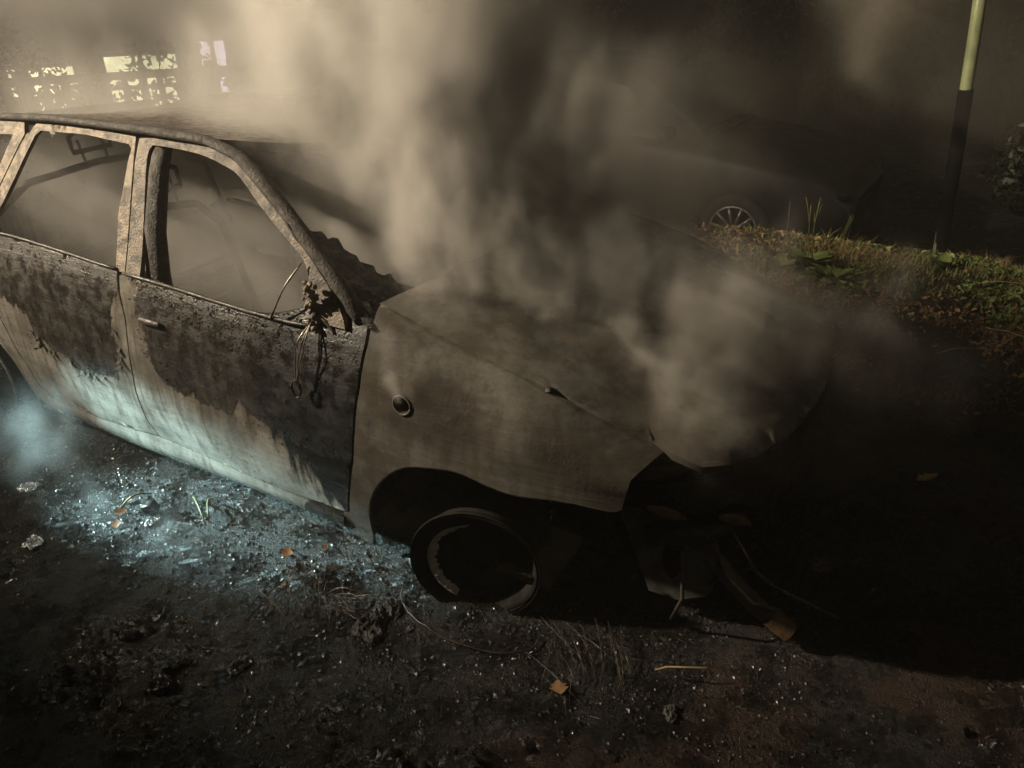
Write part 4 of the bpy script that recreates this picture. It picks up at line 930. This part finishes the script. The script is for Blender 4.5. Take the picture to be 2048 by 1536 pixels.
tag(MB().tube([(.62, -.80, .03), (.65, -.79, .05), (.70, -.77, .055), (.75, -.74, .05), (.77, -.735, .035)], [.002, .003, .003, .0035, .002], 5).build('curled_twig', 'straw'), 'pale curled twig on the ground below the pipe', 'twig')

# ------------------------------------------------------------------ smoke: real volumes built in 3D with geometry nodes
class X:
    """small expression wrapper over field nodes"""
    nt = None
    def __init__(s, sock): s.s = sock
    @staticmethod
    def m(op, *a):
        n = X.nt.nodes.new('ShaderNodeMath'); n.operation = op
        for i, v in enumerate(a):
            if isinstance(v, X): X.nt.links.new(v.s, n.inputs[i])
            else: n.inputs[i].default_value = v
        return X(n.outputs[0])
    def __add__(s, o): return X.m('ADD', s, o)
    def __sub__(s, o): return X.m('SUBTRACT', s, o)
    def __rsub__(s, o): return X.m('SUBTRACT', o, s)
    def __mul__(s, o): return X.m('MULTIPLY', s, o)
    def __truediv__(s, o): return X.m('DIVIDE', s, o)
    __radd__ = __add__; __rmul__ = __mul__
    def ss(s, a, b, t0=0., t1=1.):
        n = X.nt.nodes.new('ShaderNodeMapRange'); n.interpolation_type = 'SMOOTHSTEP'
        X.nt.links.new(s.s, n.inputs[0])
        for i, v in enumerate((a, b, t0, t1)): n.inputs[i+1].default_value = v
        return X(n.outputs[0])
    def mx(s, o): return X.m('MAXIMUM', s, o)
    def sqrt(s): return X.m('SQRT', s)
def smoke(name, label, lo, hi, vox, density, colour, field, aniso=.25):
    me = bpy.data.meshes.new(name); mb = MB(); mb.box([(a+b)/2 for a, b in zip(lo, hi)], [b-a for a, b in zip(lo, hi)]); me.from_pydata(mb.v, [], mb.f)
    m = bpy.data.materials.new(name); m.use_nodes = True; nt = m.node_tree; nt.nodes.remove(nt.nodes['Principled BSDF'])
    pv = nt.nodes.new('ShaderNodeVolumePrincipled'); pv.inputs['Color'].default_value = (*colour, 1); pv.inputs['Density'].default_value = density; pv.inputs['Anisotropy'].default_value = aniso
    nt.links.new(pv.outputs[0], nt.nodes['Material Output'].inputs['Volume'])
    me.materials.append(m); o = bpy.data.objects.new(name, me); C.objects.link(o); tag(o, label, 'smoke', None, 'stuff')
    gt = bpy.data.node_groups.new(name, 'GeometryNodeTree'); gt.interface.new_socket('Geometry', in_out='OUTPUT', socket_type='NodeSocketGeometry')
    X.nt = gt
    pos = gt.nodes.new('GeometryNodeInputPosition').outputs[0]
    d = field(gt, pos)
    vc = gt.nodes.new('GeometryNodeVolumeCube'); vc.inputs['Min'].default_value = lo; vc.inputs['Max'].default_value = hi
    for i, k in enumerate('XYZ'): vc.inputs['Resolution '+k].default_value = max(8, int((hi[i]-lo[i])/vox))
    gt.links.new(d.s, vc.inputs['Density'])
    sm = gt.nodes.new('GeometryNodeSetMaterial'); sm.inputs['Material'].default_value = m
    out = gt.nodes.new('NodeGroupOutput'); gt.links.new(vc.outputs[0], sm.inputs[0]); gt.links.new(sm.outputs[0], out.inputs[0])
    md = o.modifiers.new('smoke', 'NODES'); md.node_group = gt
    return o
def vmath(gt, op, a, b=None, scale=None):
    n = gt.nodes.new('ShaderNodeVectorMath'); n.operation = op
    for i, v in enumerate((a, b)):
        if v is None: continue
        if isinstance(v, bpy.types.NodeSocket): gt.links.new(v, n.inputs[i])
        else: n.inputs[i].default_value = v
    if scale is not None: n.inputs['Scale'].default_value = scale
    return n.outputs[0] if op not in ('LENGTH', 'DOT_PRODUCT', 'DISTANCE') else n.outputs[1]
def gnoise(gt, vec, scale, detail=3, rough=.5, dist=0., colour=False):
    n = gt.nodes.new('ShaderNodeTexNoise'); gt.links.new(vec, n.inputs['Vector'])
    n.inputs['Scale'].default_value = scale; n.inputs['Detail'].default_value = detail; n.inputs['Roughness'].default_value = rough; n.inputs['Distortion'].default_value = dist
    return n.outputs['Color'] if colour else X(n.outputs['Fac'])
def warp(gt, pos, scale, amt, stretch=(1, 1, .55)):
    sv = vmath(gt, 'MULTIPLY', pos, stretch)
    nz = gnoise(gt, sv, scale, 2, .5, 0, True)
    return vmath(gt, 'ADD', pos, vmath(gt, 'SCALE', vmath(gt, 'SUBTRACT', nz, (.5, .5, .5)), None, amt))
def capsule(gt, pos, a, b, r0, r1, edge=.25, nz=None, k=1.2):
    """soft-edged tapering rod of smoke; nz frays its outline"""
    a = Vector(a); b = Vector(b); ab = b-a
    t = X(vmath(gt, 'DOT_PRODUCT', vmath(gt, 'SUBTRACT', pos, tuple(a)), tuple(ab)))*(1/ab.length_squared)
    cl = gt.nodes.new('ShaderNodeClamp'); gt.links.new(t.s, cl.inputs[0]); t = X(cl.outputs[0])
    n = gt.nodes.new('ShaderNodeVectorMath'); n.operation = 'SCALE'; n.inputs[0].default_value = tuple(ab); gt.links.new(t.s, n.inputs['Scale'])
    q = vmath(gt, 'ADD', n.outputs[0], tuple(a))
    d = X(vmath(gt, 'DISTANCE', pos, q)); r_ = t*(r1-r0)+r0
    d = d/r_
    if nz is not None: d = d+(.5-nz)*k
    return d.ss(edge, 1, 1, 0)
SMK = (.86, .82, .77)
def turb(gt, pos, s1, s2, s3, f1, f2, st=(1, 1, .55)):
    w1 = warp(gt, pos, s1[0], s1[1], st); w2 = warp(gt, w1, s2[0], s2[1], st); w3 = warp(gt, w2, s3[0], s3[1], st)
    big = gnoise(gt, vmath(gt, 'MULTIPLY', w1, st), f1, 3, .5); fine = gnoise(gt, vmath(gt, 'MULTIPLY', w3, st), f2, 5, .62)
    return w1, w2, big*.5+fine*.5, fine
def f_main(gt, pos):
    w1, w2, nz, fine = turb(gt, pos, (1.2, .50), (4., .18), (11., .06), 2.0, 5.5)
    tex = nz.ss(.40, .60); tx = fine.ss(.40, .62)
    col = capsule(gt, w1, (-.58, -.08, 1.02), (-.62, .0, 2.5), .40, .92, .10, nz, 2.2)*3.8
    drift = capsule(gt, w1, (-2.1, 1.2, 1.70), (-4.6, 1.5, 1.62), .40, .75, .1, nz, 1.6)*.20+capsule(gt, w1, (-1.0, .0, 1.75), (-3.4, .1, 1.70), .4, .5, .1, nz, 1.6)*.08
    back = capsule(gt, w1, (-1.6, 1.1, 1.0), (-3.2, 1.5, 1.2), .6, .9, .1, nz, 1.)*.18
    veil = capsule(gt, w1, (-1.0, .8, 1.05), (-.2, .85, .95), .75, .60, .0, nz, 1.6)*.95
    screen = capsule(gt, w1, (-.55, -.42, 1.08), (-1.15, -.25, 1.50), .22, .36, .0, nz, 1.8)*1.0
    cabin = capsule(gt, w1, (-.8, 0, .85), (-2.5, 0, .95), .62, .62, .5)*.42
    return col*(tex*.8+.2)*(tx*.6+.4)+drift*(tex*.6+.4)+back+veil*(tex*.8+.2)+screen*(tx*.8+.2)+cabin*(tx*.7+.3)
smoke('smoke', 'thick warm-lit smoke billowing from the windscreen and cabin of the burnt car', (-5.0, -.95, .28), (.6, 2.3, 2.7), .028, 4.2, SMK, f_main)
def f_hood(gt, pos):
    w1, w2, nz, fine = turb(gt, pos, (2.6, .26), (7., .12), (18., .04), 4.0, 9.5)
    tx = fine.ss(.42, .66); nb = nz.ss(.42, .60)
    a = capsule(gt, w2, (.34, -.40, .78), (-.25, -.25, 1.10), .10, .24, .0, nz, 2.2)*3.4
    b = capsule(gt, w2, (-.26, -.48, .92), (-.50, -.25, 1.35), .17, .30, .0, nz, 2.0)*3.4
    c = capsule(gt, w2, (.05, .05, .88), (-.40, .15, 1.40), .26, .42, .0, nz, 2.0)*3.0
    d = capsule(gt, w2, (-.10, -.62, .86), (-.15, -.55, 1.02), .05, .12, .0, nz, 2.)*2.0
    e = capsule(gt, w1, (-.2, -.1, .90), (.34, -.05, .82), .34, .32, .0, nz, 1.6)*1.4
    return (a+b+c+d)*(tx*.85+.15)+e*(nb*.8+.2)
smoke('smoke', 'grey wisps of smoke curling over the rear of the bonnet', (-.95, -.85, .70), (1.1, .85, 1.85), .0155, 3.4, SMK, f_hood)
def f_front(gt, pos):
    w1, w2, nz, fine = turb(gt, pos, (2.4, .28), (6.5, .13), (17., .04), 3.4, 8.5, (1, 1, .5))
    tx = fine.ss(.40, .64)
    a = capsule(gt, w2, (.67, -.48, .60), (.53, -.10, .84), .18, .32, .0, nz, 2.0)*2.1
    b = capsule(gt, w2, (.82, -.12, .58), (.82, .14, .77), .20, .32, .0, nz, 2.0)*1.6
    c = capsule(gt, w2, (.56, -.62, .56), (.56, -.46, .80), .05, .16, .0, nz, 2.)*2.2
    low = capsule(gt, w1, (.92, -.15, .40), (1.1, .3, .6), .16, .34, .0, nz, 1.6)*.40
    up = capsule(gt, w1, (.55, .1, .9), (.60, .7, 1.25), .3, .45, .0, nz, 1.8)*.04
    return (a+b+c)*(tx*.85+.15)+(low+up)*(tx*.7+.3)
smoke('smoke', 'smoke curling up from the bare nose of the burnt car', (.05, -.90, .22), (1.55, 1.2, 1.6), .0175, 3.4, SMK, f_front)
def f_wisp(gt, pos):
    w2 = warp(gt, pos, 9, .05)
    return capsule(gt, w2, (-.195, -.845, .72), (-.215, -.86, .80), .012, .035, .1)*5+capsule(gt, w2, (-.215, -.86, .80), (-.23, -.84, .92), .03, .06, .1)*1.3
smoke('smoke', 'small wisp of smoke leaking from the indicator hole in the fender', (-.34, -.95, .69), (-.08, -.74, 1.02), .008, 2.2, SMK, f_wisp)
def f_steam(gt, pos):
    w1, w2, nz, fine = turb(gt, pos, (3.2, .26), (8, .08), (18, .03), 4, 9)
    tx = fine.ss(.42, .64)
    return capsule(gt, w2, (-2.25, -.95, .08), (-1.85, -1.05, .20), .20, .26, .0, nz, 2.)*.28*(tx*.8+.2)+capsule(gt, w2, (-2.0, -1.0, .03), (-1.0, -1.10, .02), .14, .12, .0, nz, 2.)*.35*tx
smoke('steam', 'pale steam drifting over the ground below the rear door', (-2.75, -1.45, .0), (-.8, -.80, .6), .020, 3.0, (.9, .92, .92), f_steam)
def f_back(gt, pos):
    w1, w2, nz, fine = turb(gt, pos, (.9, .8), (3, .25), (8, .08), 1.4, 3.8)
    tx = nz.ss(.40, .60)
    a = capsule(gt, w1, (.45, 2.9, 1.25), (.55, 3.0, 2.3), .35, .80, .0, nz, 2.0)*1.0
    b = capsule(gt, w1, (-1.0, 1.7, .2), (-.4, 2.2, .5), .35, .40, .0, nz, 1.6)*.4
    c = capsule(gt, w1, (-2.4, 2.7, .6), (-.6, 3.2, .8), .9, .80, .0, nz, 1.4)*.32
    d = capsule(gt, w1, (1.1, 3.5, .9), (1.9, 3.6, 1.3), .5, .6, .0, nz, 1.4)*.25
    return (a+b+c+d)*(tx*.75+.25)
smoke('smoke', 'thin brownish smoke drifting over the verge behind the car', (-3.4, 1.35, -.1), (2.6, 4.1, 2.6), .05, 2.2, (.84, .77, .68), f_back)
def f_far(gt, pos):
    w1, w2, nz, fine = turb(gt, pos, (.5, 1.4), (1.6, .5), (4, .15), .8, 2.0)
    return capsule(gt, w1, (-5., 7.0, .6), (5., 7.2, 1.0), 1.2, 1.3, .0, nz, 1.8)*(nz.ss(.40, .60)*.8+.2)
smoke('smoke', 'far drift of smoke hanging in front of the back hedge', (-6.5, 5.9, -.45), (6.5, 8.7, 3.0), .11, .75, (.82, .76, .66), f_far)
# thin night haze round everything
hz = MB().box((-1, 12, 5), (60, 80, 20)).build('haze', 'black_char'); hz.data.materials.clear()
m = bpy.data.materials.new('haze'); m.use_nodes = True; nt = m.node_tree; nt.nodes.remove(nt.nodes['Principled BSDF'])
pv = nt.nodes.new('ShaderNodeVolumePrincipled'); pv.inputs['Color'].default_value = (.9, .86, .78, 1); pv.inputs['Density'].default_value = .011; pv.inputs['Anisotropy'].default_value = .2
nt.links.new(pv.outputs[0], nt.nodes['Material Output'].inputs['Volume']); hz.data.materials.append(m)
tag(hz, 'thin smoke haze hanging in the night air', 'haze', None, 'stuff')
